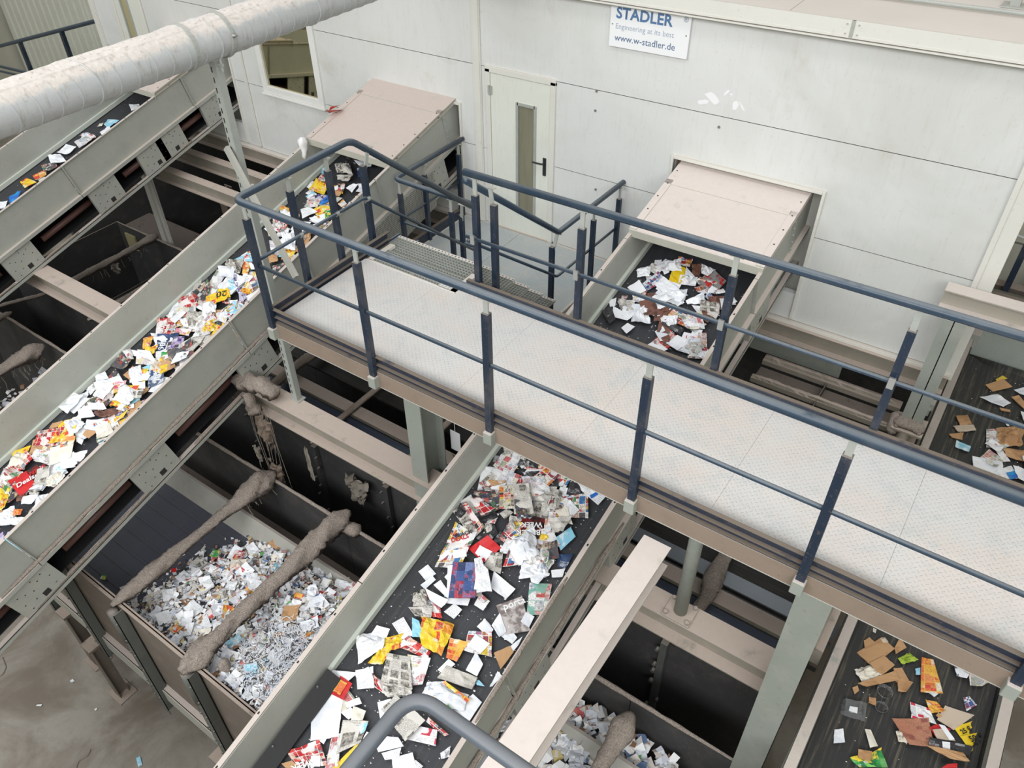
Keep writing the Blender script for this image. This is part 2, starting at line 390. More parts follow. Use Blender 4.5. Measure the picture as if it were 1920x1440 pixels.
b = MB(); b.tube([(-14, 8.42, -2.10), (.1, 8.42, -2.10)], .018, 8); obj('roof_conduit', b, 'galv', **T('thin grey conduit pipe lying along the cabin roof', 'pipe'))
pr = E('roof_post', (-.62, 8.75, -2.13), **T('pale blue galvanised post with base plate standing on the cabin roof', 'post'))
b = MB(); b.box(-.72, -.52, 8.66, 8.84, -2.132, -2.12); obj('base_plate', b, 'galv', pr)
b = MB(); b.box(-.66, -.58, 8.71, 8.79, -2.12, -1.2); obj('pole', b, 'galv', pr)
# ------------------------------------------------------------------ door on the landing
def door(n, x0, x1, z0, z1, win, handle, pane):
    d = E(n, ((x0+x1)/2, YW, z0), kind='structure')
    b = MB(); b.box(x0-.03, x0+.04, YW-.03, YW+.05, z0, z1); b.box(x1-.04, x1+.03, YW-.03, YW+.05, z0, z1); b.box(x0-.03, x1+.03, YW-.03, YW+.05, z1-.04, z1+.03)
    obj('door_frame', b, 'trim', d, bevel=.004)
    w = win; b = MB()
    for (a0, a1, c0, c1) in ((x0+.045, w[0], z0+.02, z1-.045), (w[1], x1-.045, z0+.02, z1-.045), (w[0], w[1], z0+.02, w[2]), (w[0], w[1], w[3], z1-.045)):
        b.box(a0, a1, YW-.018, YW+.03, c0, c1)
    leaf = obj('door_leaf', b, 'door', d)
    t = .022; b = MB()
    b.box(w[0]-t, w[0]+t*.5, YW-.03, YW+.02, w[2]-t, w[3]+t); b.box(w[1]-t*.5, w[1]+t, YW-.03, YW+.02, w[2]-t, w[3]+t)
    b.box(w[0], w[1], YW-.03, YW+.02, w[3]-t*.5, w[3]+t); b.box(w[0], w[1], YW-.03, YW+.02, w[2]-t, w[2]+t*.5)
    obj('glazing_frame', b, 'galv', d)
    b = MB(); b.box(w[0], w[1], YW-.005, YW+.01, w[2], w[3]); obj('pane', b, pane, d)
    b = MB(); b.box(handle-.022, handle+.022, YW-.03, YW-.018, z0+.93, z0+1.16); b.tube(fillet([(handle, YW-.02, z0+1.1), (handle, YW-.08, z0+1.1), (handle-.14, YW-.085, z0+1.1)], .02), .011, 8)
    obj('door_handle', b, 'handle', d, smooth=False)
    for zz in (z0+.2, z1-.25):
        b = MB(); b.tube([(x0+.035, YW-.035, zz-.06), (x0+.035, YW-.035, zz+.06)], .011, 8); b.box(x0+.01, x0+.07, YW-.033, YW-.018, zz-.05, zz+.05); obj('hinge', b, 'galv', d)
    return d
M['door'] = mk_wall('door_paint', (222, 224, 214), (213, 214, 204), .18)
d1 = door('door_1', -5.69, -4.75, -5.35, -3.25, (-5.25, -5.0, -5.03, -3.6), -4.85, 'pane')
b = MB(); b.box(-5.66, -4.78, YW-.045, YW-.0, -5.35, -5.325); obj('threshold', b, 'dust_beam', d1)
d2 = door('door_2', -13.44, -12.66, -5.35, -3.05, (-13.2, -13.0, -4.75, -3.35), -12.8, 'pane_yellow')
# window
w1 = E('window_1', (-9.3, YW, -4.35), kind='structure')
x0, x1, z0, z1 = -9.95, -8.64, -4.33, -2.95; t = .11
for (a0, a1, c0, c1) in ((x0, x0+t, z0, z1), (x1-t, x1, z0, z1), (x0+t, x1-t, z0, z0+t), (x0+t, x1-t, z1-t, z1)):
    b = MB(); b.box(a0, a1, YW-.035, YW+.04, c0, c1); obj('window_frame', b, 'white', w1, bevel=.006)
b = MB(); b.box(x0-.02, x1+.02, YW-.06, YW, z0-.03, z0); obj('sill', b, 'white', w1, bevel=.004)
def mk_winpane():
    q = NT('dark_mirror_pane'); q.b.inputs['Metallic'].default_value = 0
    m = q.fin(q.mix(q.noise(q.pos(), 1.5, 4, .6), lin((178, 172, 142)), lin((214, 206, 176))), .04, 1.0); return m
M['mirror'] = mk_winpane()
b = MB(); b.box(x0+t, x1-t, YW+.0, YW+.01, z0+t, z1-t); obj('pane', b, 'mirror', w1)
# hood openings' frames
for i, (a0, a1) in enumerate([(-3.19, -1.58), (-7.69, -6.15), (-12.2, -10.66)]):
    b = MB(); zt = -3.79
    b.box(a0, a1, YW-.035, YW+.02, zt-.0, zt+.035); b.box(a0-.03, a0, YW-.03, YW+.02, -5.3, zt+.035); b.box(a1, a1+.03, YW-.03, YW+.02, -5.3, zt+.035)
    b.box(a0, a1, YW+.3, YW+.32, -5.2, zt)
    obj('trim_%d' % (i+5), b, 'trim', bevel=.003, **ST)
# screws on the wall
k = 0
for (x, z) in ((-4.2, -3.25), (-4.2, -3.47), (-2.75, -3.35), (-4.13, -4.42), (-4.13, -4.62), (-2.75, -4.3), (-2.75, -4.5), (-4.1, -5.25)):
    b = MB(); b.tube([(x, YW-.012, z), (x, YW+.0, z)], .014, 8); obj('screw', b, 'bolt', WB)
# white smear left by a poster or sticker
b = MB(); r = random.Random(3)
def blob(b, cx, cz, w, h, rot, n=12, y=YW-.0015):
    pts = []
    for i in range(n):
        a = 2*math.pi*i/n; rr = .65+.35*r.random(); px = math.cos(a)*w*rr; pz = math.sin(a)*h*rr
        pts.append((cx+px*math.cos(rot)-pz*math.sin(rot), y, cz+px*math.sin(rot)+pz*math.cos(rot)))
    b.poly(pts[::-1] if False else pts)
blob(b, -2.87, -3.07, .11, .05, -.5); blob(b, -2.96, -3.13, .07, .03, .3); blob(b, -2.73, -2.99, .05, .015, .9); blob(b, -2.68, -3.0, .02, .012, .2); blob(b, -2.62, -3.1, .035, .05, -.2); blob(b, -2.55, -3.1, .07, .012, -.9)
obj('paint_smear', b, 'sign', WB)
# sign
sg = E('company_sign', (-3.63, YW-.02, -2.73), **T('white company sign with blue lettering screwed to the cabin wall', 'sign'))
b = MB(); b.box(-4.075, -3.19, YW-.035, YW-.015, -2.735, -2.285); obj('board', b, 'sign', sg, bevel=.002)
R_, U_ = (1, 0, 0), (0, 0, 1)
text('brand_lettering', 'STADLER', .150, 'sign_blue', sg, (-4.01, YW-.036, -2.445), R_, U_, 1.03, .0045, .0, sx=1.0)
text('registered_mark', '®', .07, 'sign_dark', sg, (-3.268, YW-.036, -2.385), R_, U_, 1, 0, .0)
text('slogan', 'Engineering at its best', .078, 'sign_grey', sg, (-4.01, YW-.036, -2.55), R_, U_, 1.02, 0, .0, sx=.93)
text('web_address', 'www.w-stadler.de', .095, 'sign_dark', sg, (-4.01, YW-.036, -2.67), R_, U_, 1.02, .0006, .0, sx=.96)
for (x, z) in ((-4.045, -2.51), (-3.222, -2.51)):
    b = MB(); b.tube([(x, YW-.04, z), (x, YW-.034, z)], .007, 8); obj('screw', b, 'bolt', sg)
# ------------------------------------------------------------------ walkway
YN, YF, ZD = 3.33, 4.56, -3.87
wk = E('walkway', (-1.5, 3.95, -4.1), **T('long raised walkway of pale dusty tread plates crossing over the conveyors', 'walkway'))
seams = [-4.74, -3.884, -.848-2.03+.0, -1.86, -.848, .166, 1.18, 2.1]
seams = [-4.74, -3.884, -2.872, -1.86, -.848, .166, 1.18, 2.1]
for a0, a1 in zip(seams[:-1], seams[1:]):
    b = MB(); b.box(a0+.0007, a1-.0007, YN+.03, (4.46 if a0 < -3.7 and a1 < -3.8 else YF-.02), ZD-.006, ZD); obj('deck_plate', b, 'deck', wk)
b = MB()
for (p0, p1) in (((-4.78, YN, ZD+.10), (2.1, YN, ZD+.10)), ((-3.62, YF, ZD+.10), (2.1, YF, ZD+.10)), ((-4.78, YN, ZD+.10), (-4.78, 4.83, ZD+.10))):
    s = -1 if p0[1] == YN and p1[1] == YN else 1
    if p1[1] == 4.83: s = -1
    c = MB()
    c.bar(p0, p1, .006, .19, (0, 0, 1), (0, -.095)); c.bar(p0, p1, .035, .006, (0, 0, 1), (s*.0175*(-1), 0)); c.bar(p0, p1, .035, .006, (0, 0, 1), (-s*.0175, -.075))
    c.bar(p0, p1, .035, .006, (0, 0, 1), (-s*.0175, -.13))
    obj('toeboard', c, 'navy_toe', wk)
for (p0, p1, s) in (((-4.75, YN+.0, ZD-.03), (2.1, YN, ZD-.03), -1), ((-4.75, YF, ZD-.03), (2.1, YF, ZD-.03), 1)):
    c = MB(); c.mat('steel_green'); c.bar(p0, p1, .07, .009, (0, 0, 1), (0, -.0045)); c.bar(p0, p1, .07, .009, (0, 0, 1), (0, -.1655)); c.mat('web_brown'); c.bar(p0, p1, .009, .152, (0, 0, 1), (-s*.0305, -.085)); obj('side_channel', c, 'dust_beam', wk, bevel=.003)
c = MB(); c.channel((-4.76, YN, ZD-.03), (-4.76, 4.8, ZD-.03), .17, .07, -1, .009); obj('side_channel', c, 'dust_beam', wk)
for x in (-4.2, -3.05, -1.9, -.75, .4): c = MB(); c.box(x-.03, x+.03, YN+.03, YF-.03, ZD-.12, ZD-.01); obj('cross_bearer', c, 'dark_steel', wk)
# grated top steps
def grating(name, x0, x1, y0, y1, z, parent, nose=True):
    g = MB(); n = int((x1-x0)/.034); m = max(2, int((y1-y0)/.034))
    for i in range(n+1): xx = x0+(x1-x0)*i/n; g.box(xx-.0016, xx+.0016, y0, y1, z-.025, z)
    for j in range(m+1): yy = y0+(y1-y0)*j/m; g.box(x0, x1, yy-.0016, yy+.0016, z-.022, z-.001)
    o = obj(name, g, 'dark_steel' if False else 'galv', parent, kind='stuff')
    if nose:
        c = MB(); c.box(x0, x1, y1, y1+.035, z-.03, z+.001); k = int((x1-x0)/.04)
        c.mat('trim'); nose_o = MB().mat('trim'); nose_o.box(x0, x1, y1, y1+.035, z-.03, z+.001); nose_o.mat('hole')
        for i in range(k): xx = x0+.02+i*.04; nose_o.box(xx, xx+.013, y1+.010, y1+.022, z+.001, z+.0016)
        obj('nosing', nose_o, 'trim', parent)
c = MB(); c.box(-4.72, -4.66, 4.46, 4.80, -3.9, ZD); c.box(-3.74, -3.68, 4.46, 4.80, -3.9, ZD); c.box(-4.72, -3.68, 4.46, 4.475, -3.9, ZD); c.box(-4.72, -3.68, 4.455, 4.465, ZD, ZD+.004)
obj('grating_frame', c, 'trim', wk)
grating('deck_grating', -4.66, -3.74, 4.48, 4.70, ZD, wk, False)
st = E('staircase', (-4.3, 5.5, -5.33), **T('short steel staircase stepping down from the walkway to the door landing', 'stairs'))
N = 6
for i in range(N):
    y = 4.75+i*.27; z = ZD-.0-(i*.24 if i else .03)
    grating('tread', -4.78, -3.78, y, y+.22, z, st)
    if i >= 0:
        c = MB(); c.box(-4.80, -4.78, y-.02, y+.26, z-.06, z+.02); obj('tread_plate', c, 'navy', st)
for x in (-4.86, -3.74):
    c = MB(); c.bar((x, 4.7, -3.98), (x, 6.35, -5.42), .02, .22); obj('stringer', c, 'navy', st)
# landing
ld = E('landing', (-4.95, 7.1, -5.4), **T('blue-grey tread plate landing in front of the cabin door', 'landing'))
for (a0, a1) in ((-6.1, -5.2), (-5.195, -3.8)):
    b = MB(); b.box(a0, a1, 6.42, 7.76, -5.336, -5.33); obj('deck_plate', b, 'landing', ld)
b = MB(); b.box(-6.13, -3.77, 6.39, 6.42, -5.43, -5.325); b.box(-6.13, -6.1, 6.42, 7.76, -5.43, -5.325); b.box(-3.80, -3.77, 6.42, 7.76, -5.43, -5.325); b.box(-6.1, -3.8, 6.44, 6.5, -5.45, -5.34); obj('edge_frame', b, 'trim', ld)
b = MB(); b.box(-6.14, -6.12, 6.42, 7.76, -5.34, -5.2); b.box(-6.17, -6.14, 6.42, 7.76, -5.22, -5.2); obj('toeboard', b, 'navy_toe', ld)
for xb_ in (-6.1, -3.92):
    b = MB(); b.box(xb_, xb_+.1, 6.45, 7.7, -5.6, -5.34); obj('bearer', b, 'dust_beam', ld)
# ------------------------------------------------------------------ guard rails
def rail_post(parent, x, y, zb, zt, side=(0, 1), sock=True, lean=(0, 0), rail=None):
    """navy square post, split plate bracket up to the hand rail"""
    b = MB(); s = .026
    b.box(x-s, x+s, y-s*.9, y+s*.9, zb, zt); b.box(x-.004, x+.004, y-s*.9-.002*0-.001, y-s*.9, zb, zt-.01)
    o = obj('post', b, 'navy_post', parent, bevel=.003)
    rz = rail or zt+.16
    c = MB(); c.bar((x, y+side[1]*0, zt-.10), (x+lean[0], y+lean[1], rz-.03), .038, .012, (side[0], side[1], 0) if not lean[0] else (0, 1, 0)); c.box(x+lean[0]-.05, x+lean[0]+.05, y+lean[1]-.014, y+lean[1]+.014, rz-.034, rz-.028)
    obj('bracket', c, 'galv', parent)
    if sock:
        c = MB(); c.box(x-.036, x+.036, y-.045, y+.03, zb-.09, zb+.02); c.box(x-.07, x+.07, y+.028, y+.036, zb-.06, zb+.05)
        for q in (-.055, .055): c.tube([(x+q, y+.026, zb-.0), (x+q, y+.012, zb)], .009, 6)
        obj('socket', c, 'steel_green', parent, bevel=.004)
RT = .0305
gf = E('guardrail', (-1.5, YN-.05, ZD-.1), **T('navy tube guardrail along the near edge of the walkway, turning back at its left end', 'railing', 'guardrails of the walkway and landing'))
yb = YN-.045
zr = -2.775
b = MB(); b.tube(fillet([(2.1, yb, zr), (-4.83, yb, zr), (-4.83, 4.57, zr), (-4.93, 6.36, -4.23)], .09), RT, 14); obj('top_rail', b, 'navy', gf, smooth=True)
zm = -3.33
b = MB(); b.tube([(2.1, yb, zm), (-4.72, yb, zm)], .016, 10); obj('mid_rail', b, 'navy', gf, smooth=True)
b = MB(); b.tube(fillet([(-4.8, yb, zm), (-4.8, 4.62, zm), (-4.93, 6.36, -4.79)], .05), .016, 10); obj('mid_rail', b, 'navy', gf, smooth=True)
for x in (-4.74, -3.585, -2.462, -1.323, -.219, .905, 2.03): rail_post(gf, x, yb, -3.965, -2.91, (0, 1), True, rail=zr)
for y in (3.82, 4.26): rail_post(gf, -4.83, y, -3.92, -2.93, (1, 0), False, rail=zr)
rail_post(gf, -4.83, 4.68, -3.92, -3.05, (1, 0), False, lean=(0.0, .1), rail=zr-.1)
for (x, y, z) in ((-4.80, 3.82, zm), (-4.80, 4.26, zm), (-4.80, 4.66, zm-.03)):
    c = MB(); c.tube([(x, y-.018, z), (x, y+.018, z)], .024, 10); c.box(x-.03, x-.018, y-.02, y+.02, z-.045, z+.02); obj('pipe_clamp', c, 'zinc', gf)
gb = E('guardrail', (-1, YF+.05, ZD-.1), **T('navy tube guardrail along the far edge of the walkway, its left end free and dust-caked', 'railing', 'guardrails of the walkway and landing'))
yb2 = YF+.045
b = MB(); b.tube([(2.1, yb2, zr), (-3.62, yb2, zr)], RT, 14); obj('top_rail', b, 'navy', gb, smooth=True)
b = MB(); b.tube([(2.1, yb2-.04, zm), (-3.60, yb2-.04, zm)], .016, 10); obj('mid_rail', b, 'navy', gb, smooth=True)
for x in (-3.52, -2.53, -1.355, -.219, .905, 2.03):
    rail_post(gb, x, yb2, -3.95, -2.95, (0, 1), False, rail=zr)
    c = MB(); c.tube([(x-.018, yb2-.04, zm), (x+.018, yb2-.04, zm)], .025, 10); c.box(x-.02, x+.02, yb2-.07, yb2-.055, zm-.04, zm+.045); obj('pipe_clamp', c, 'zinc', gb)
# stair rail + landing rail on the right
gr = E('guardrail', (-3.78, 6.5, -5.33), **T('navy rail sloping down right of the stairs, then level towards the wall', 'railing', 'guardrails of the walkway and landing'))
b = MB(); b.tube(fillet([(-3.66, 4.66, -2.88), (-3.80, 6.40, -4.235), (-3.77, 7.79, -4.23)], .05), RT, 14); obj('top_rail', b, 'navy', gr, smooth=True)
b = MB(); b.tube(fillet([(-3.66, 4.66, -3.44), (-3.80, 6.40, -4.79), (-3.77, 7.72, -4.79)], .05), .016, 10); obj('mid_rail', b, 'navy', gr, smooth=True)
rail_post(gr, -3.42, 4.72, -4.0, -3.06, (0, 1), False, lean=(-.08, .06), rail=-2.92)
rail_post(gr, -3.86, 6.38, -5.42, -4.42, (0, 1), True, lean=(.03, .05), rail=-4.24)
for y in (7.1, 7.7): rail_post(gr, -3.76, y, -5.42, -4.40, (1, 0), False, rail=-4.23)
gl = E('guardrail', (-6.1, 7.0, -5.33), **T('navy rail around the left side of the door landing, beside the dusty left hood', 'railing', 'guardrails of the walkway and landing'))
b = MB(); b.tube(fillet([(-4.95, 6.42, -4.235), (-6.12, 6.42, -4.23), (-6.12, 7.79, -4.23)], .09), RT, 14); obj('top_rail', b, 'navy', gl, smooth=True)
b = MB(); b.tube(fillet([(-4.95, 6.42, -4.79), (-6.12, 6.42, -4.79), (-6.12, 7.74, -4.79)], .04), .016, 10); obj('mid_rail', b, 'navy', gl, smooth=True)
for (x, y) in ((-6.05, 6.42), (-6.12, 6.97), (-6.12, 7.68)): rail_post(gl, x, y, -5.42, -4.40, (0, 1), False, rail=-4.23)
rail_post(gl, -5.27, 6.42, -5.42, -4.42, (0, 1), False, rail=-4.24)
rail_post(gl, -5.12, 6.42, -5.42, -4.42, (0, 1), False, lean=(.06, -.06), rail=-4.22)
# rail of the platform the photograph was taken from
ff = E('platform_rail', (-.9, .7, -3.5), **T('slate grey handrail with a rounded corner close to the camera at the bottom edge', 'railing'))
b = MB(); b.tube(fillet([(-1.0, -.6, -2.4), (-1.0, .87, -2.4), (.5, .87, -2.4)], .10, 8), .0255, 18); obj('top_rail', b, 'gray_rail', ff, smooth=True)
b = MB(); b.tube(fillet([(-1.0, -.6, -2.95), (-1.0, .87, -2.95), (.5, .87, -2.95)], .06, 6), .016, 12); obj('mid_rail', b, 'gray_rail', ff, smooth=True)
# background rail, far left, outside the cabin
bg = E('guardrail', (-18, 9.6, -6.6), **T('navy railing far back at the left, in front of the ribbed hall wall', 'railing', 'guardrails of the walkway and landing'))
for (p0, p1, r) in (((-23.5, 9.5, -6.35), (-17.2, 9.5, -4.72), .045), ((-24, 9.5, -7.35), (-17.0, 9.5, -5.30), .03), ((-23.5, 9.4, -6.6), (-18.0, 9.4, -6.3), .04), ((-23.5, 9.4, -6.75), (-18.6, 9.4, -6.42), .03)):
    b = MB(); b.tube([p0, p1], r, 8); obj('rail', b, 'navy', bg)
for (x, zt) in ((-18.9, -5.15), (-21.1, -5.75), (-22.0, -6.9)): b = MB(); b.box(x-.05, x+.05, 9.46, 9.54, zt-1.0, zt); obj('post', b, 'navy_post', bg)
bp = E('railing_post', (.3, 10.3, -5.6), **T('navy square post beyond the cabin corner at the right edge', 'post'))
b = MB(); b.box(.265, .335, 10.27, 10.33, -5.66, -4.3); obj('post', b, 'navy_post', bp)
b = MB(); b.tube([(.3, 10.3, -4.95), (.13, 10.3, -4.92)], .02, 8); obj('rail_stub', b, 'galv', bp)
b = MB(); b.box(.13, 3, 9.9, 10.25, -5.72, -5.68); b.box(.13, 3, 10.35, 10.5, -5.70, -5.64); obj('ledge_shadow_strip', b, 'dark_steel', **T('dark strips as ledge shadow at the foot of the navy post beyond the cabin corner', 'channel'))  # dark boxes stand in for the shadow lines of the ledge
# ------------------------------------------------------------------ conveyors
_omat = MB.mat
def _mat(s, m):          # faces added before the first mat() call stay plain conveyor steel
    if not s.mats and s.f and m != 'steel': s.mats.append('steel')
    return _omat(s, m)
MB.mat = _mat
def mk_mesh_guard():
    q = NT('wire_mesh_guard'); p = q.add('ShaderNodeNewGeometry').outputs['Position']
    sx = q.add('ShaderNodeSeparateXYZ'); q.link(p, sx.inputs[0])
    a = q.math('FRACT', q.math('MULTIPLY', sx.outputs[1], 1/.024)); c2 = q.math('FRACT', q.math('MULTIPLY', sx.outputs[2], 1/.024))
    w = q.math('MAXIMUM', q.math('GREATER_THAN', a, .62), q.math('GREATER_THAN', c2, .62))
    return q.fin(q.mix(w, lin((84, 82, 78)), lin((166, 164, 156))), .6)
M['mesh_guard'] = mk_mesh_guard()
M['inner'] = paint('conveyor_inner_green', (174, 176, 168), .5, .3, blot=.3)
M['skirt'] = plain('pale_green_skirt', (208, 213, 203), .5, 0, .1)
def conveyor(name, xL, xR, y0, y1, a, s, joints, plates, hoodf, hoodmat, T_, dr=None, belt='belt'):
    th = math.atan(s); ct, sn = math.cos(th), math.sin(th)
    def Q(x, y, d): return (x, y+d*sn, a+s*y-d*ct)
    root = E(name, (xR, y0, a+s*y0-.95), **T_)
    def plate_box(b, xa, xb, ya, yb, d0, d1): b.hexa([Q(xa, ya, d1), Q(xb, ya, d1), Q(xb, yb, d1), Q(xa, yb, d1), Q(xa, ya, d0), Q(xb, ya, d0), Q(xb, yb, d0), Q(xa, yb, d0)])
    js = [y0]+joints+[y1]
    for side in (0, 1):
        for ya, yb in zip(js[:-1], js[1:]):
            b = MB(); g = .004
            if side == 0: plate_box(b, xL, xL+.01, ya+g, yb-g, 0, .47); plate_box(b, xL-.03, xL+.01, ya+g, yb-g, -.008, 0)
            else: plate_box(b, xR-.01, xR, ya+g, yb-g, 0, .47); plate_box(b, xR-.01, xR+.028, ya+g, yb-g, -.008, 0)
            xe = xR if side else xL; sg = 1 if side else -1
            plate_box(b, min(xe, xe+sg*.05), max(xe, xe+sg*.05), ya+g, yb-g, .47, .485)
            plate_box(b, min(xe+sg*.042, xe+sg*.05), max(xe+sg*.042, xe+sg*.05), ya+g, yb-g, .485, .52)
            if side:
                plate_box(b, xe, xe+.03, ya+g, ya+g+.012, .0, .47)
            b.mat('hole')
            yy = ya+.3
            while yy < yb-.1:
                b.box(xe+sg*.012-.006, xe+sg*.012+.006, yy-.01, yy+.01, a+s*yy+.006, a+s*yy+.011); yy += .42
            obj('side_panel', b, 'steel', root)
    b = MB(); plate_box(b, xL+.012, xL+.016, y0, y1, .004, .40); obj('inner_liner', b, 'inner', root)
    for side, (xa, xb) in enumerate(((xL+.012, xL+.05), (xR-.05, xR-.012))):
        b = MB(); b.hexa([Q(xa, y0, .46), Q(xb, y0, .458), Q(xb, y1, .458), Q(xa, y1, .46), Q(xa, y0, .38), Q(xa+.006 if not side else xb-.006, y0, .38), Q(xa+.006 if not side else xb-.006, y1, .38), Q(xa, y1, .38)]) if False else plate_box(b, xa, xb, y0, y1, .39, .45)
        obj('skirt_strip', b, 'skirt', root)
    b = MB(); n = 10; m = 40
    for i in range(n):
        u0, u1 = i/n, (i+1)/n; X0 = xL+.015+(xR-xL-.03)*u0; X1 = xL+.015+(xR-xL-.03)*u1
        z0 = .46+.03*math.sin(math.pi*u0); z1 = .46+.03*math.sin(math.pi*u1)
        b.poly([Q(X0, y0, z0), Q(X1, y0, z1), Q(X1, y1, z1), Q(X0, y1, z0)])
    obj('belt', b, belt, root, smooth=True)
    b = MB(); plate_box(b, xL+.05, xR-.05, y0, y1, .50, .51); plate_box(b, xL+.05, xR-.06, y0, y1, .86, .875); obj('return_belt', b, 'black', root)
    b = MB(); plate_box(b, xL+.1, xL+.12, y0, y1, .5, .86); obj('inner_web', b, 'black', root)
    for side in (0, 1):
        xe, sg = (xR, 1) if side else (xL, -1)
        b = MB(); plate_box(b, min(xe-sg*.03, xe+sg*.03), max(xe-sg*.03, xe+sg*.03), y0, y1, .905, .915); plate_box(b, min(xe+sg*.022, xe+sg*.03), max(xe+sg*.022, xe+sg*.03), y0, y1, .905, .96)
        obj('bottom_rail', b, 'steel', root)
        for y in plates:
            b = MB(); w = .235; xa = xe+(.012 if side else -.02); xb = xa+.008
            yy = y-.7*sn
            plate_box(b, xa, xb, yy-w, yy+w, .49, .93)
            b.poly([Q(xa, yy-w, .49), Q(xa, yy-w, .93), Q(xa-sg*.05, yy-w, .93), Q(xa-sg*.05, yy-w, .49)])
            if side:
                b.mat('hole'); xo = xb+.0008
                def hole(cy, cd, ry, rd, n=6):
                    b.poly([Q(xo, yy+cy+ry*math.cos(2*math.pi*k/n), cd+rd*math.sin(2*math.pi*k/n)) for k in range(n)][::-1])
                for (cy, cd) in ((-.15, .62), (-.09, .66), (-.02, .70), (.06, .64), (.12, .60), (.16, .7), (.02, .58), (-.16, .76), (-.06, .8), (-.14, .86)): hole(cy, cd, .008, .008)
                for (cy, cd, ry, rd) in ((.02, .54, .045, .004), (.15, .83, .02, .005)): hole(cy, cd, ry, rd, 4)
                b.poly([Q(xo, yy+.0, .80), Q(xo, yy+.0, .87), Q(xo, yy+.07, .87), Q(xo, yy+.07, .80)])
            obj('gusset_plate', b, 'steel', root)
    # carrying rollers glimpsed between the plates
    ys = sorted(p for p in plates if p < 6.5)
    for ya in [y+.65 for y in ys[:-1]]:
        b = MB(); b.tube([Q(xR-.12, ya-.42, .72), Q(xR-.12, ya+.42, .72)], .045, 10); obj('guide_tube', b, 'red_roller', root, smooth=True)
    if hoodf:
        h0 = hoodf; h1 = min(y1, YW+.28)
        b = MB(); t = .008
        def H(x, y, z): return (x, y, a+s*y+z)
        b.hexa([H(xL-.03, h0, .045), H(xR+.03, h0, .045), H(xR+.03, h1, .05), H(xL-.03, h1, .05), H(xL-.03, h0, .055), H(xR+.03, h0, .055), H(xR+.03, h1, .06), H(xL-.03, h1, .06)])
        b.hexa([H(xL-.03, h0-.012, -.03), H(xR+.03, h0-.012, -.03), H(xR+.03, h0, -.03), H(xL-.03, h0, -.03), H(xL-.03, h0-.012, .055), H(xR+.03, h0-.012, .055), H(xR+.03, h0, .055), H(xL-.03, h0, .055)])
        for xe in (xL, xR): b.hexa([H(xe-.005, h0, -.02), H(xe+.005, h0, -.02), H(xe+.005, h1, -.02), H(xe-.005, h1, -.02), H(xe-.005, h0, .05), H(xe+.005, h0, .05), H(xe+.005, h1, .05), H(xe-.005, h1, .05)])
        hd = obj('hood', b, hoodmat, root, bevel=.003)
        b = MB(); e = .0655
        for (xa, xb, ya, yb) in ((xL-.03, xL+.05, h0, h1-.55), (xR-.05, xR+.03, h0, h1-.55), (xL-.03, xR+.03, h1-.62, h1-.28)):
            b.hexa([H(xa, ya, .055), H(xb, ya, .055), H(xb, yb, .055), H(xa, yb, .055), H(xa, ya, e), H(xb, ya, e), H(xb, yb, e), H(xa, yb, e)])
        obj('hood_border', b, hoodmat, hd, bevel=.002)
        b = MB()
        for k in range(5):
            for xe in (xL+.01, xR-.01):
                yy = h0+.1+k*.22; b.box(xe-.007, xe+.007, yy-.007, yy+.007, a+s*yy+e, a+s*yy+e+.004)
        obj('rivets', b, 'hole', hd, kind='stuff')
        b = MB(); plate_box(b, xR, xR+.012, YW-.28, YW-.24, .0, .46)
        for k in range(5): dd = .06+k*.09; p = Q(xR+.012, YW-.26, dd); b.tube([p, (p[0]+.012, p[1], p[2])], .012, 6)
        obj('bolted_joint', b, 'galv', root)
    return root, Q
C1, Q1 = conveyor('belt_conveyor', -7.60, -6.24, -1.6, 8.1, -5.757, .253, [1.0, 3.79, 5.9], [-.5, .98, 2.47, 3.99, 5.35, 7.3], 6.47, 'hood_back',
    T('inclined grey conveyor piled with waste paper, rising to the hood left of the door', 'conveyor', 'inclined belt conveyors'))
C2, Q2 = conveyor('belt_conveyor', -3.10, -1.73, -1.6, 8.1, -5.805, .243, [2.36, 4.55, 6.6], [.0, 1.35, 2.72, 4.15, 5.6, 7.0], 6.70, 'hood',
    T('inclined grey conveyor passing under the walkway to the hood right of the door', 'conveyor', 'inclined belt conveyors'))
C3, Q3 = conveyor('belt_conveyor', -12.13, -10.75, 1.5, 8.1, -5.745, .253, [4.72, 6.9], [2.2, 3.74, 5.21, 6.11, 6.47, 7.38], 6.42, 'hood_back',
    T('inclined grey conveyor at the far left, partly hidden by the round duct', 'conveyor', 'inclined belt conveyors'))
# dust caked along the flanges
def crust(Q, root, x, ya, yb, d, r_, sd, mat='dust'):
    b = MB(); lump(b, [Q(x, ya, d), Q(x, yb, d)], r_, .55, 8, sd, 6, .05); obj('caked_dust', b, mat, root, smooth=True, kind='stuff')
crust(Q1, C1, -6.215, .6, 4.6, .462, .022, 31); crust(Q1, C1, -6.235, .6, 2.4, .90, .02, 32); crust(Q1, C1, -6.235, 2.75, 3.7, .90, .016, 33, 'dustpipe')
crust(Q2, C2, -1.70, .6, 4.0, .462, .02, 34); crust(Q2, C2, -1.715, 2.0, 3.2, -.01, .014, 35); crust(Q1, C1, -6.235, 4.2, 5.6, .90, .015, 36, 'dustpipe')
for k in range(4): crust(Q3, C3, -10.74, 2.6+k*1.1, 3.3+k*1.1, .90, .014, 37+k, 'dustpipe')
# wire mesh guard at the side of the first conveyor, by the landing
b = MB(); b.hexa([Q1(-6.20, 5.55, .52), Q1(-6.19, 5.55, .52), Q1(-6.19, 7.1, .52), Q1(-6.20, 7.1, .52), Q1(-6.20, 5.45, 1.02), Q1(-6.19, 5.45, 1.02), Q1(-6.19, 7.0, 1.02), Q1(-6.20, 7.0, 1.02)]); obj('mesh_guard', b, 'mesh_guard', C1)
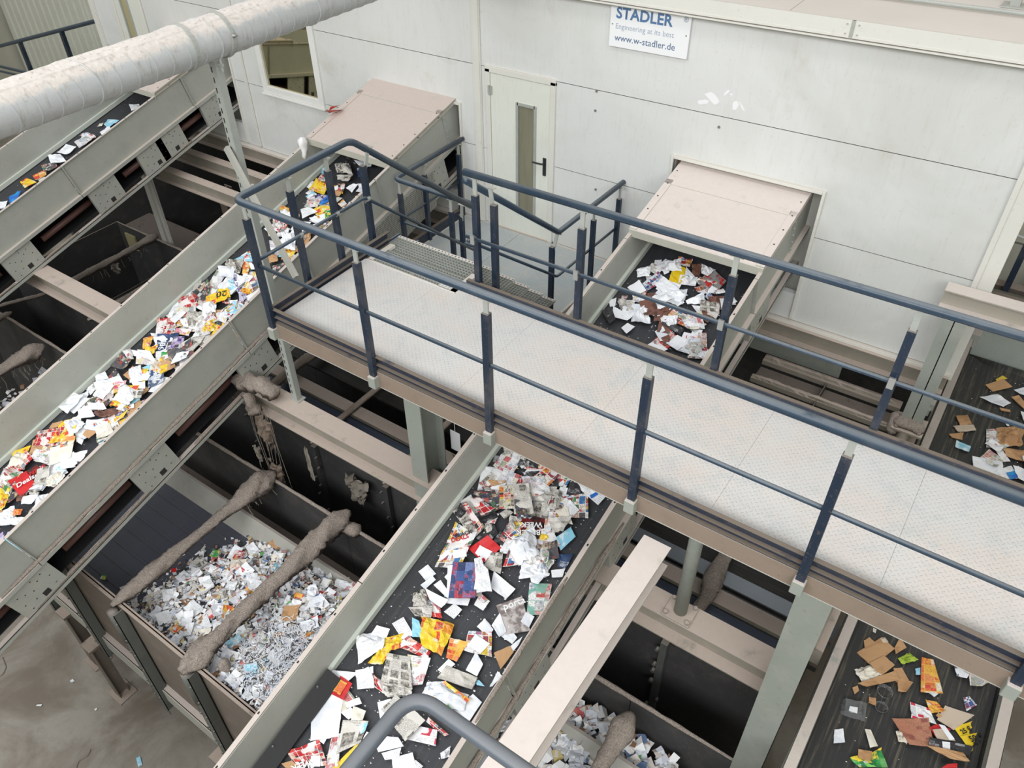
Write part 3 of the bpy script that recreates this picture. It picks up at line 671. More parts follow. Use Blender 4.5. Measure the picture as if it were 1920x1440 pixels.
# side skirt plates stiffening ribs
for y in (4.9, 6.2):
    b = MB(); b.hexa([Q1(-6.24, y, .0), Q1(-6.205, y, .0), Q1(-6.205, y+.012, .0), Q1(-6.24, y+.012, .0), Q1(-6.24, y, .46), Q1(-6.205, y, .46), Q1(-6.205, y+.012, .46), Q1(-6.24, y+.012, .46)]); obj('stiffener', b, 'steel', C1)
b = MB(); b.hexa([Q2(-3.06, .3, .42), Q2(-2.94, .3, .435), Q2(-2.94, 1.75, .435), Q2(-3.06, 1.75, .42), Q2(-3.06, .3, .34), Q2(-2.94, .3, .42), Q2(-2.94, 1.75, .42), Q2(-3.06, 1.75, .34)]); obj('rubber_flap', b, 'black', C2)
for yy in (.6, 1.1, 1.6): b = MB(); p_ = Q2(-3.03, yy, .35); b.tube([p_, (p_[0], p_[1], p_[2]+.02)], .008, 6); obj('flap_screw', b, 'zinc', C2)
# level conveyor at the right
c4 = E('belt_conveyor', (.75, 5, -6.8), **T('level conveyor at the right edge with scratched black belt, cardboard and plastic', 'conveyor'))
xl, xr, zt = .115, 1.40, -6.0
for (xa, xb, g) in ((xl, xl+.09, 1), (xr-.09, xr, -1)):
    b = MB(); b.box(xa, xb, .5, 9.7, zt-.012, zt); b.box(xa if g > 0 else xb-.01, xa+.01 if g > 0 else xb, .5, 9.7, zt-.5, zt); ix = xb-.008 if g > 0 else xa
    b.box(ix, ix+.008, .5, 9.7, zt-.15, zt); obj('side_panel', b, 'steel_green', c4, bevel=.003)
    b = MB(); ix = xb+.0 if g > 0 else xa-.012; b.box(ix, ix+.012, .5, 9.6, zt-.2, zt-.10); obj('rubber_skirt', b, 'black', c4)
b = MB(); n = 12
for i in range(n):
    u0, u1 = i/n, (i+1)/n; X0 = xl+.06+(xr-xl-.12)*u0; X1 = xl+.06+(xr-xl-.12)*u1; f_ = lambda u: zt-.17-.05*min(1, min(u, 1-u)*5)
    b.poly([(X0, .5, f_(u0)), (X1, .5, f_(u1)), (X1, 9.5, f_(u1)), (X0, 9.5, f_(u0))])
obj('belt', b, 'belt_old', c4, smooth=True)
b = MB(); b.tube([(xl+.08, 9.52, zt-.33), (xr-.08, 9.52, zt-.33)], .13, 18); obj('end_roller', b, 'belt_old', c4, smooth=True)
M['endplate'] = paint('green_end_plate', (172, 180, 172), .25, .55, blot=.3, scale=4)
b = MB(); b.box(xl-.02, xr+.5, 9.72, 9.74, zt-.6, zt+.56); obj('end_plate', b, 'endplate', c4)
b = MB(); b.box(xl+.02, xl+.14, 9.55, 9.7, zt-.1, zt+.08); obj('corner_bracket', b, 'steel', c4)
def zbelt4(u): return zt-.17-.05*min(1, min(u, 1-u)*5)
# ------------------------------------------------------------------ beams, columns, struts
b = MB()
b.ibeam((-11.6, 3.9, -5.75), (-.2, 3.9, -5.75), .29, .24); obj('steel_beam', b, 'dust_beam', **T('long dust-covered steel beam running under the conveyors in front of the walkway columns', 'beam'))
b = MB(); b.ibeam((-1.10, 3.27, -4.215), (-1.10, -1.5, -4.215), .2, .195, .012); obj('steel_beam', b, 'beam_light', **T('pale steel beam coming towards the camera from the walkway edge, bottom centre', 'beam'))
def hcol(name, x, y, z0, z1, w, d, mat, **k):
    b = MB(); b.box(x-w/2, x+w/2, y-d/2, y-d/2+.014, z0, z1); b.box(x-w/2, x+w/2, y+d/2-.014, y+d/2, z0, z1); b.box(x-.006, x+.006, y-d/2+.014, y+d/2-.014, z0, z1)
    return obj(name, b, mat, **k)
hcol('steel_column', -3.75, 3.98, -9.9, -4.06, .19, .30, 'steel_green', **T('grey-green steel column under the walkway, left of the central conveyor', 'column'))
hcol('steel_column', -.12, 3.72, -9.9, -4.06, .22, .30, 'steel_green', **T('wide grey-green steel column rising out of the dark pit left of the right-hand conveyor', 'column'))
rc = E('round_column', (-1.02, 3.9, -5.75), **T('round grey column with bolted foot plate standing on the dusty beam', 'column'))
b = MB(); b.tube([(-1.02, 3.9, -5.73), (-1.02, 3.9, -4.05)], .055, 20); obj('shaft', b, 'steel_green', rc, smooth=True)
b = MB(); b.box(-1.14, -.90, 3.79, 4.01, -5.75, -5.735); obj('foot_plate', b, 'dust_beam', rc, bevel=.002)
for (x, y) in ((-1.115, 3.815), (-.925, 3.815), (-1.115, 3.985), (-.925, 3.985)): b = MB(); b.tube([(x, y, -5.735), (x, y, -5.71)], .018, 6); obj('bolt', b, 'dust_beam', rc)
# perforated strut carrying the duct
ps = E('perforated_strut', (-5.66, 4.0, -5.75), **T('slotted steel strut standing on the dusty beam and holding up the round duct', 'strut'))
b = MB(); b.channel((-5.66, 4.0, -5.75), (-5.66, 4.0, -2.02), .07, .085, -1, .005, up=(0, 1, 0)) if False else None
b = MB(); b.box(-5.70, -5.62, 3.962, 3.967, -5.75, -2.06); b.box(-5.70, -5.694, 3.967, 4.03, -5.75, -2.06); b.box(-5.626, -5.62, 3.967, 4.03, -5.75, -2.06); obj('channel', b, 'galv', ps)
b = MB(); z = -5.65
while z < -2.15: b.box(-5.685, -5.672, 3.9605, 3.9622, z, z+.045); z += .085
obj('slots', b, 'hole', ps, kind='stuff')
b = MB(); b.box(-5.73, -5.59, 3.95, 4.06, -5.75, -5.738); obj('foot_plate', b, 'galv', ps)
b = MB(); b.box(-5.60, -5.54, 3.97, 3.99, -2.10, -2.08); b.tube([(-5.56, 3.98, -2.14), (-5.56, 3.98, -2.04)], .012, 6); obj('fixing_bolt', b, 'galv', ps)
b = MB(); b.bar((-5.70, 3.93, -2.80), (-4.86, 3.72, -3.72), .06, .035, (0, 1, 0)); b.mat('hole'); obj('diagonal_brace', b, 'galv', **T('slanting galvanised brace from the slotted strut down to the walkway corner', 'brace'))
# duct
DX, DZ, DR = -5.65, -1.90, .163
du = E('ventilation_duct', (DX, 4, DZ-DR), **T('large round galvanised duct crossing the top left corner, crusted with pale dust', 'duct'))
y = -1.5; k = 0
while y < 10.4:
    w = .155; b = MB(); n = 36; lip = .0045 if k % 7 else .010
    def ring(dy, rr):
        out = []
        for j in range(n):
            t = 2*math.pi*j/n; out.append(len(b.v)); b.v.append((DX+rr*math.cos(t), y+dy+.06*math.cos(t+.5), DZ+rr*math.sin(t)))
        return out
    def skin(r0, r1):
        for j in range(n): b.f.append((r0[j], r0[(j+1) % n], r1[(j+1) % n], r1[j])); b.mi.append(0)
    skin(ring(.006, DR), ring(w, DR))
    skin(ring(0, DR+lip), ring(.009, DR+lip)); skin(ring(.009, DR+lip), ring(.0095, DR)); skin(ring(-.0005, DR), ring(0, DR+lip))
    obj('duct_section', b, 'duct', du, smooth=True); y += w; k += 1
for yc in (3.72, 4.08):
    b = MB(); n = 28
    for r0, dy in ((DR+.010, 0),):
        pts = []
        ra = [[(DX+rr*math.cos(2*math.pi*j/n), yc+d, DZ+rr*math.sin(2*math.pi*j/n)) for j in range(n)] for d, rr in ((0, DR), (0, DR+.016), (.03, DR+.016), (.03, DR))]
        for q in range(3):
            for j in range(n): b.poly([ra[q][j], ra[q][(j+1) % n], ra[q+1][(j+1) % n], ra[q+1][j]])
    obj('clamp_ring', b, 'galv', du)
b = MB(); lump(b, [(DX+.16, 4.09, DZ+.02), (DX+.2, 4.1, DZ+.02)], .022, .3, 8, 3); b.tube([(DX+.15, 4.1, DZ+.02), (DX+.21, 4.1, DZ+.02)], .01, 6); obj('clamp_bolt', b, 'bolt', du)
# crust of dust lying on top of the duct
b = MB(); n = 10; m = 150; r = random.Random(5)
for i in range(m):
    for j in range(n):
        def pt(i, j):
            yy = -1.4+i*.078; t = math.radians(52+j*7.6); nn = mnoise.noise(Vector((yy*5, j*.6, 0)))+.5*mnoise.noise(Vector((yy*17, j*1.9, 3)))
            edge = min(j, n-j)/3
            rr = DR+.004+max(-.006, .011*nn*min(1, edge)) if 0 < j < n else DR-.003
            return (DX+rr*math.cos(t), yy, DZ+rr*math.sin(t))
        b.poly([pt(i, j), pt(i, j+1), pt(i+1, j+1), pt(i+1, j)])
obj('dust_crust', b, 'dust_pale', du, kind='stuff') if 'dust_pale' in M else obj('dust_crust', b, 'duct', du, kind='stuff')
# cross beams between the far conveyors
for (y, z, x0, x1, lab) in ((6.58, -5.45, -10.6, -7.55, 'dust-topped cross beam between the two left conveyors, the nearer of the upper pair'), (7.22, -5.45, -11.4, -6.2, 'dust-topped cross beam between the two left conveyors, the upper one by the cabin wall')):
    b = MB(); b.ibeam((x0-1, y, z), (x1, y, z), .22, .15, .012); obj('cross_beam', b, 'dust_beam', **T(lab, 'beam'))
for (x, y0_, z0_, z1_) in ((-9.75, 7.0, -7.2, -5.5), (-9.2, 7.3, -7.2, -5.5)):
    b = MB(); b.bar((x, y0_, z0_), (x+.02, y0_, z1_), .05, .05, (0, 1, 0)); obj('hanger', b, 'trim', **T('thin pale hanger post under the upper cross beam left of the slotted strut' if x < -9.5 else 'second thin pale hanger under the upper cross beam, nearer the strut', 'post'))
hcol('steel_column', -11.85, 6.5, -9.9, -5.3, .12, .12, 'trim', **T('slim pale post below the far left conveyor in the dark bunker area', 'column'))
hcol('steel_column', -10.35, 6.9, -9.9, -5.67, .17, .18, 'dark_steel', **T('stubby grey column under the cross beams between the two left conveyors', 'column'))
# right side column and beam over the level conveyor
b = MB(); b.ibeam((-.23, 7.55, -4.26), (2.4, 7.55, -4.26), .20, .17, .014); obj('steel_beam', b, 'beam_light', **T('pale dusty beam over the right conveyor at the cabin corner', 'beam'))
rcol = E('steel_column', (-.05, 7.38, -5.8), **T('grey column at the cabin corner standing on a dust-caked foot', 'column'))
b = MB(); z0_, z1_ = -5.8, -4.47; x, y = -.05, 7.42; w, d = .2, .2
b.box(x-w/2, x+w/2, y-d/2, y-d/2+.012, z0_, z1_); b.box(x-w/2, x+w/2, y+d/2-.012, y+d/2, z0_, z1_); b.box(x-.005, x+.005, y-d/2, y+d/2, z0_, z1_); obj('shaft', b, 'steel_green', rcol)
b = MB(); lump(b, [(-.2, 7.3, -5.78), (.1, 7.3, -5.78)], .07, .35, 12, 5); lump(b, [(-.2, 7.42, -5.76), (-.18, 7.2, -5.9)], .06, .4, 10, 8); obj('caked_foot', b, 'dust', rcol, smooth=True)
b = MB(); b.box(-.2, .1, 7.2, 7.5, -5.83, -5.80); obj('foot_plate', b, 'dust_beam', rcol, bevel=.003)
for (xx, yy) in ((-.16, 7.23), (.06, 7.23)): b = MB(); b.tube([(xx, yy, -5.8), (xx, yy, -5.77)], .018, 6); obj('bolt', b, 'dust_beam', rcol)
b = MB(); b.tube([(-.06, 7.2, -5.86), (-.06, 4.3, -5.88)], .06, 16); obj('round_pipe', b, 'dust_beam', smooth=True, **T('dust-covered pipe running towards the walkway from the foot of the corner column', 'pipe'))
b = MB(); b.bar((-.05, 7.35, -6.05), (-.05, 4.35, -6.05), .22, .2); obj('steel_beam', b, 'dust_beam', **T('brown dusty beam below the round pipe left of the right conveyor', 'beam'))
b = MB(); b.box(-.0, .09, 7.55, 7.65, -5.7, -5.62); b.box(.02, .07, 7.5, 7.6, -5.74, -5.66); obj('junction_box', b, 'galv', **T('small light grey box under the cabin corner beside the right conveyor', 'box'))
b = MB(); b.bar((-.32, 6.6, -6.3), (-.1, 7.0, -6.0), .05, .04); obj('diagonal_brace', b, 'steel_green', **T('short diagonal brace under the far walkway rail near the corner column', 'brace'))
# ledges and chutes in the gap between central conveyor and right column
for (y0_, y1_, z_, mat, lab, cat) in (
    (7.80, 7.94, -6.00, 'dust_beam', 'uppermost dust ledge in the dark gap under the cabin, right of the central conveyor', 'ledge'),
    (7.42, 7.50, -6.00, 'dust_beam', 'middle dust ledge in the dark gap under the cabin, right of the central conveyor', 'ledge'),
    (7.22, 7.30, -6.04, 'beam_light', 'lowest pale ledge in the dark gap under the cabin, right of the central conveyor', 'ledge')):
    b = MB(); b.box(-1.75, -.2, y0_, y1_, z_-.06, z_); lump(b, [(-1.75, (y0_+y1_)/2, z_), (-.25, (y0_+y1_)/2, z_)], .035, .4, 8, y0_) if mat == 'dust_beam' else None
    obj('dust_ledge', b, mat, **T(lab, cat))
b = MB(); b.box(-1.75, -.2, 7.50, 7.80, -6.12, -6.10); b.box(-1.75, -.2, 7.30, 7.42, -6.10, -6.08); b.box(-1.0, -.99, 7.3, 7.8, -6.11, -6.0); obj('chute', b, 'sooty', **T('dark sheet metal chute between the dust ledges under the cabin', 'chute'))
b = MB(); b.box(-2.2, -.92, 8.02, 8.04, -6.05, -5.72); obj('cover_plate', b, 'steel_green', **T('grey-green cover plate under the cabin wall right of the central conveyor', 'plate'))
b = MB(); b.box(-1.45, -1.12, 7.08, 7.22, -6.15, -6.10); obj('cover_plate', b, 'galv', **T('small flat grey plate glimpsed just above the far handrail', 'plate'))
# ------------------------------------------------------------------ bunkers
bk = E('bunker', (-5, 3.9, -9.9), **T('row of brown steel bunkers with dusty rims under the conveyors', 'bunker'))
ZR = -6.9
pxs = [-13.2, -12.0, -10.8, -9.6, -8.4, -7.2, -6.0, -4.8, -3.6, -2.4, -1.2, 0.0]
def rim(y, x0, x1, seed, r=.022, amp=.35):
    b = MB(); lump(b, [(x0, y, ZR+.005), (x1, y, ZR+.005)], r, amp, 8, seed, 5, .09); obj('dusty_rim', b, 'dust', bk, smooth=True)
for a0, a1 in zip([-8.4]+pxs[5:-1], pxs[5:]):
    b = MB(); b.box(a0+.005, a1-.005, 1.5, 1.512, -8.5, ZR); b.box(a0+.005, a1-.005, 1.47, 1.53, ZR-.012, ZR); obj('wall_plate', b, 'bunker', bk)
b = MB(); b.box(-8.4, 1.2, 1.44, 1.50, -8.60, -8.5); b.box(-8.4, 1.2, 1.42, 1.43, -8.75, -8.5); obj('lower_rail', b, 'steel', bk)
for a0, a1 in zip(pxs[:-1], pxs[1:]):
    for (y, m_) in ((3.6, 'bunker' if False else 'sooty'), (4.35, 'sooty'), (6.4, 'sooty')):
        b = MB(); b.box(a0+.004, a1-.004, y, y+.012, -9.6, ZR); obj('wall_plate', b, m_, bk)
for (y, sd, x0) in ((3.6, 2, -13.2), (4.35, 5, -13.2), (6.4, 9, -13.2)): rim(y, x0, 0.0, sd)
b = MB(); b.box(-13.22, -13.2, 1.5, 6.4, -9.6, ZR); obj('wall_plate', b, 'sooty', bk)
for x in (-12.0, -10.8, -9.6):
    b = MB(); b.box(x-.006, x+.006, 4.36, 6.4, -9.6, ZR-.6); obj('divider_plate', b, 'sooty', bk)
for i, x in enumerate(pxs):
    if x < -8.5: continue
    b = MB(); b.box(x-.06, x+.06, 1.37, 1.378, -9.0, ZR-.04); b.box(x+.052, x+.06, 1.37, 1.48, -8.9, ZR-.04); b.box(x-.06, x-.052, 1.37, 1.48, -8.9, ZR-.04)
    for k in range(6):
        z = -8.6+k*.3
        for s_ in (-.045, .045): b.tube([(x+s_, 1.355, z), (x+s_, 1.37, z)], .014, 6)
    obj('wall_post', b, 'bunkpost', bk)
    if i > 5:
        b = MB(); b.tube([(x-.0, 1.40, -7.45), (x, 1.40, ZR-.02)], .055, 14); obj('post_head', b, 'bunkpost', bk, smooth=True)
for x in (-7.2, -6.0, -4.8, -3.6, -2.4, -1.2):
    b = MB(); b.box(x-.035, x+.035, 4.28, 4.34, -9.6, ZR-.03)
    rr = random.Random(x)
    for k in range(11):
        z = ZR-.15-k*.2+rr.uniform(-.05, .05); sx_ = rr.choice((-.05, .05, .0)); rad = rr.uniform(.014, .026)
        b.tube([(x+sx_, 4.24, z), (x+sx_, 4.28, z)], rad, 6)
    obj('wall_post', b, 'bunkpost' if x > -2 else 'sooty', bk)
# legs of the bunkers on the hall floor
for (x, y) in ((-7.34, 1.33), (-8.05, 1.42), (-4.9, 1.36), (-2.4, 1.36)):
    b = MB(); b.box(x-.07, x+.07, y-.07, y-.06, -9.9, -8.72); b.box(x-.07, x+.07, y+.06, y+.07, -9.9, -8.72); b.box(x-.006, x+.006, y-.06, y+.06, -9.9, -8.72)
    b.box(x-.15, x+.15, y-.13, y+.13, -9.9, -9.885); b.box(x-.1, x+.1, y-.1, y+.1, -8.74, -8.70)
    obj('leg', b, 'bunker', bk)
b = MB(); b.box(-8.2, 1.2, 2.5, 2.6, -9.0, -8.7); b.box(-8.4, 1.2, 1.5, 3.6, -8.7, -8.68); obj('floor_frame', b, 'bunker', bk)
# bunker belt floor with cleats
b = MB(); b.box(-8.4, 1.2, 1.53, 3.0, -7.36, -7.32); obj('belt_floor', b, 'belt_bunk', bk)
for k in range(7):
    y = 1.70+k*.19; b = MB(); b.box(-8.35, -1.0, y-.012, y+.012, -7.32, -7.312); obj('cleat', b, 'stripe', bk)
b = MB(); b.hexa([(-8.4, 2.98, -7.34), (1.2, 2.98, -7.34), (1.2, 3.02, -7.36), (-8.4, 3.02, -7.36), (-8.4, 3.16, -7.14), (1.2, 3.16, -7.14), (1.2, 3.2, -7.16), (-8.4, 3.2, -7.16)]); obj('belt_guard', b, 'steel_green', bk)
b = MB(); b.box(-8.4, 1.2, 3.2, 3.6, -7.9, -7.88); obj('inner_floor', b, 'sooty', bk)
# second row: blue-black belt cover, dusty ledge
b = MB()
for (ya, za, yb_, zb_) in ((4.42, -7.25, 4.50, -6.98), (4.50, -6.98, 4.62, -6.93), (4.62, -6.93, 4.70, -6.99), (4.70, -6.99, 4.84, -7.0), (4.84, -7.0, 4.95, -6.93)):
    b.poly([(-8.3, ya, za), (-.1, ya, za), (-.1, yb_, zb_), (-8.3, yb_, zb_)])
tb = obj('transfer_belt', b, 'belt_blue', **T('long shiny blue-black belt running crosswise behind the bunkers under the walkway', 'conveyor belt'))
b = MB(); b.box(-8.3, -.1, 4.98, 5.16, -6.96, -6.9); obj('transfer_ledge', b, 'dust_beam', **T('dusty pinkish ledge along the far side of the crosswise belt', 'ledge'))
M['alu'] = plain('rubbed_bare_sheet', (150, 156, 164), .35, .35, .25, 5)
b = MB(); b.box(-2.3, .1, 5.24, 5.42, -6.93, -6.91); b.box(-2.3, .1, 5.17, 5.24, -7.0, -6.98); obj('bare_sheet_strip', b, 'alu', **T('rubbed bright metal strip between belt and black lining, under the walkway at right', 'strip'))
M['lining'] = mk_belt('black_lining', (40, 38, 37), (84, 76, 68), .5, True)
for k, (ya, yb_) in enumerate(((5.46, 5.80), (5.83, 6.1), (6.13, 6.38))):
    b = MB(); b.box(-8.3, -.1, ya, yb_, -7.0+k*.02, -6.97+k*.02); obj('lining_plate', b, 'lining', bk)
b = MB(); b.box(-14, .1, 6.6, 11, -9.5, -9.4); b.box(-14.3, .12, 10.9, 11, -9.9, -5.4); b.box(-14.3, -14.2, 6, 11, -9.9, -5.4); obj('rear_wall', b, 'sooty', **ST)
b = MB(); b.box(-14.2, .1, 6.42, 7.6, -7.6, -7.55); obj('rear_chute_floor', b, 'sooty', bk)
# dust-caked tubes lying across the bunkers
def dpipe(pts, r, amp, seed, lab, mat='dust', freq=6, n=18):
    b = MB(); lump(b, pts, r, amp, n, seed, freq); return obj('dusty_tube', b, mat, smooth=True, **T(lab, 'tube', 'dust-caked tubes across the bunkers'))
def bulge(t0, base, peak, w=.12): return lambda t: base+peak*math.exp(-((t-t0)/w)**2)
dpipe([(-6.0, 1.42, ZR+.04), (-6.0, 3.66, ZR+.05)], lambda t: .055+.03*math.exp(-((t-.22)/.16)**2)+.085*math.exp(-((t-.90)/.15)**2), .45, 1, 'thin dusty tube ending in a fat bulge, at the left edge of the paper heap')
dpipe([(-4.8, 1.36, ZR+.05), (-4.8, 2.0, ZR+.05), (-4.8, 3.70, ZR+.10)], lambda t: .085+.04*math.exp(-((t-.05)/.12)**2)+.04*math.exp(-((t-.85)/.2)**2), .5, 4, 'thick dust-caked tube lying over the middle of the paper heap')
b = MB(); lump(b, [(-4.78, 3.55, ZR+.04), (-4.55, 3.6, ZR+.0)], .08, .4, 10, 12); obj('dust_clump', b, 'dust', smooth=True, **T('knobbly dust clump at the far end of the thick tube over the heap', 'dust'))
b = MB(); lump(b, [(-4.62, 1.7, ZR-.02), (-4.5, 1.62, ZR-.28)], .055, .4, 10, 13); obj('dust_clump', b, 'dust', smooth=True, **T('lump of dust hanging from the near end of the thick tube', 'dust'))
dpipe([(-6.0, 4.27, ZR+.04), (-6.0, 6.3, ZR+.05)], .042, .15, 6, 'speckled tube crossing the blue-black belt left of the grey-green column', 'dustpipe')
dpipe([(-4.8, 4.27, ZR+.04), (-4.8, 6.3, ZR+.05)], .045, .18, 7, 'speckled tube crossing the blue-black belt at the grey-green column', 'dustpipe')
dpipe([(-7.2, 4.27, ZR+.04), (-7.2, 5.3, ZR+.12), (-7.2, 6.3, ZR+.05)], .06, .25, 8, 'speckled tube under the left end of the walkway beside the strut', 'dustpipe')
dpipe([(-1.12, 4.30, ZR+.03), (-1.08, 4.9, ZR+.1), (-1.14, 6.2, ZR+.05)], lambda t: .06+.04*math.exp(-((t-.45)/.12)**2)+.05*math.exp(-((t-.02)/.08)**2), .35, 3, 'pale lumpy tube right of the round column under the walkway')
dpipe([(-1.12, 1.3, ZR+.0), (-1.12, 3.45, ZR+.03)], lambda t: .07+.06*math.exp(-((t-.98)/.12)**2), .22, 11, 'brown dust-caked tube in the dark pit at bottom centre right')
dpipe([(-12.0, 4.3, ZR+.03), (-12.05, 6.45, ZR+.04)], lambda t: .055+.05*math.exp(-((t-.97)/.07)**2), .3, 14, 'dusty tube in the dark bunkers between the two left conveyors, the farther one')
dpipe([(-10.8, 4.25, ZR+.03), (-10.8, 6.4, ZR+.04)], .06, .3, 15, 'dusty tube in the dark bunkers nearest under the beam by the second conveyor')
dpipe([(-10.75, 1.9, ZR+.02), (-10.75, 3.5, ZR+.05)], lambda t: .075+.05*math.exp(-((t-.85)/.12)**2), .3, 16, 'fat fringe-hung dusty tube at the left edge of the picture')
dpipe([(-12.0, 2.6, ZR+.03), (-12.0, 3.7, ZR+.04)], .045, .3, 17, 'short dusty tube with a knot at the far left edge of the picture')
dpipe([(-12.3, 3.65, ZR+.06), (-12.0, 4.3, ZR+.05)], .03, .4, 18, 'dusty cable linking two tube ends at the left edge')
# fringes hanging from the tubes, rags on the strut
def fringe(pts, n, lmin, lmax, seed, lab, w=.006):
    r = random.Random(seed); b = MB()
    P0, P1 = Vector(pts[0]), Vector(pts[1])
    for k in range(n):
        p = P0.lerp(P1, r.random())+Vector((r.uniform(-.03, .03), 0, -.03)); L = r.uniform(lmin, lmax)
        b.tube([p, p+Vector((r.uniform(-.03, .03), r.uniform(-.02, .02), -L*.5)), p+Vector((r.uniform(-.05, .05), r.uniform(-.03, .03), -L))], w*r.uniform(.5, 1.2), 4)
    return obj('fringe', b, 'rag_pale', kind='stuff', **{'label': lab, 'category': 'fringe'})
fringe([(-10.75, 2.0, ZR-.03), (-10.75, 3.4, ZR-.02)], 40, .08, .28, 1, 'dusty fibres hanging from the fat tube at the left edge')
fringe([(-12.0, 4.4, ZR), (-12.0, 6.2, ZR)], 14, .05, .2, 2, 'dusty fibres hanging from the farther tube in the dark bunkers')
fringe([(-10.8, 4.3, ZR), (-10.8, 4.9, ZR)], 18, .05, .2, 3, 'dusty fibres hanging from the tube by the second conveyor')
fringe([(-6.0, 3.2, ZR-.05), (-6.0, 3.66, ZR-.05)], 14, .06, .22, 4, 'fibres hanging below the fat bulge of the thin tube')
def rag(name, lab, c, w, h, seed, mat='rag', fr=0):
    r = random.Random(seed); b = MB(); n, m = 9, 12; g = []
    for j in range(m+1):
        row = []
        for i in range(n+1):
            u, v = i/n-.5, j/m; ww = w*(1-.35*abs(v-.45)-.25*v)
            x = c[0]+u*ww+.3*w*mnoise.noise(Vector((u*3+seed, v*4, 1))); y = c[1]+.35*w*mnoise.noise(Vector((u*6+seed, v*5, 7))); z = c[2]-v*h+.12*h*mnoise.noise(Vector((u*5, v*3+seed, 2)))
            row.append((x, y, z))
        g.append(row)
    for j in range(m):
        for i in range(n): b.poly([g[j][i], g[j][i+1], g[j+1][i+1], g[j+1][i]])
    for k in range(fr):
        p = Vector(g[m][r.randint(0, n)]); L = r.uniform(.05, .25); b.tube([p, p+Vector((r.uniform(-.03, .03), 0, -L))], .004, 4)
    return obj(name, b, mat, smooth=True, **T(lab, 'rag'))
b = MB(); lump(b, [(-6.35, 3.75, -5.62), (-6.0, 3.8, -5.55), (-5.8, 3.85, -5.68)], .10, .6, 14, 21, 9); lump(b, [(-6.2, 3.72, -5.7), (-6.1, 3.7, -6.0)], .07, .7, 12, 23, 9); obj('rag_bundle', b, 'dust', smooth=True, **T('tangled dust-caked rag bundle wound round the beam end beside the second conveyor', 'rag'))
rag('hanging_rag', 'matted brown rag hanging below the beam end, the upper one', (-6.0, 3.72, -6.0), .30, .42, 3, 'rag', 4)
rag('hanging_rag', 'fringed brown fibre clump hanging just above the bulging tube', (-6.0, 3.7, -6.72), .26, .36, 5, 'rag', 22)
rag('hanging_rag', 'small yellowish rag strip hanging above the bulging tube', (-6.28, 3.7, -6.6), .12, .25, 8, 'rag_pale', 3)
rag('hanging_rag', 'narrow pale rag strip hanging right of the fibre clump', (-5.6, 3.9, -6.4), .08, .55, 9, 'rag_pale', 0)
rag('hanging_rag', 'pale stiff paper rag stuck to the black bunker wall under the beam', (-5.2, 4.22, -6.98), .34, .42, 11, 'rag_pale', 0)
rag('hanging_rag', 'pale rag hanging over a tube in the dark bunkers at the left', (-12.0, 5.5, -6.9), .3, .2, 12, 'rag_pale', 0)
rag('hanging_rag', 'crumpled translucent film hanging between column and central conveyor', (-3.55, 4.3, -5.75), .3, .75, 15, 'rag_pale', 0)
b = MB(); r = random.Random(9)
for k in range(9):
    x = -6.25+r.random()*.55; y = 3.72; b.tube([(x, y, -5.8), (x+r.uniform(-.08, .08), y, -6.4), (x+r.uniform(-.12, .12), y, -7.0-r.random()*.4)], .003, 4)
obj('loose_strings', b, 'rag_pale', kind='stuff', label='loose brown strings hanging from the rag bundle into the bunker', category='strings')
b = MB(); b.tube([(-5.05, 4.2, -4.85), (-4.98, 4.2, -6.4)], .022, 8) if False else None
b = MB(); b.tube([(-4.49, 4.55, -4.06), (-4.48, 4.6, -4.3), (-4.44, 4.6, -6.2)], .02, 8); obj('hanging_hose', b, 'galv', smooth=True, **T('thin grey hose hanging straight down under the walkway left of the column', 'hose'))
b = MB(); b.tube([(-3.62, 4.252, -5.37), (-3.62, 4.252, -4.0)], .003, 4); b.box(-3.68, -3.56, 4.25, 4.255, -5.62, -5.36); obj('paper_tag', b, 'sign', **T('white paper tag hanging under the walkway between column and central conveyor', 'tag'))
b = MB(); b.box(-13.0, -12.7, 6.36, 6.39, -7.35, -7.05); obj('small_plate', b, 'pane_yellow', **T('small yellowed plate fixed inside the dark bunker wall at the left', 'plate'))
b = MB(); b.channel((-5.1, 3.6, -4.55), (-5.1, 4.4, -4.55), .12, .1); b.box(-3.78, -3.60, 3.3, 3.42, -4.2, -4.19) ; b.box(-3.7, -3.69, 3.3, 3.42, -4.2, -4.05)
# ------------------------------------------------------------------ printed papers
def uvnodes(q, cell, asp=1.0):
    uv = q.add('ShaderNodeUVMap').outputs[0]; oi = q.add('ShaderNodeObjectInfo').outputs['Random']
    off = q.add('ShaderNodeVectorMath', operation='SCALE'); cb = q.add('ShaderNodeCombineXYZ'); q.link(oi, cb.inputs[0]); q.link(q.math('MULTIPLY', oi, 7.3), cb.inputs[1]); q.link(oi, cb.inputs[2])
    q.link(cb.outputs[0], off.inputs[0]); off.inputs[3].default_value = 37.0
    ad = q.add('ShaderNodeVectorMath', operation='ADD'); q.link(uv, ad.inputs[0]); q.link(off.outputs[0], ad.inputs[1])
    sx = q.add('ShaderNodeSeparateXYZ'); q.link(ad.outputs[0], sx.inputs[0])
    k = q.math('ADD', .75, q.math('MULTIPLY', q.math('FRACT', q.math('MULTIPLY', oi, 13.7)), .7))
    u = q.math('MULTIPLY', q.math('MULTIPLY', sx.outputs[0], 1/cell), k); v = q.math('MULTIPLY', q.math('MULTIPLY', sx.outputs[1], 1/(cell*asp)), k)
    return ad.outputs[0], u, v
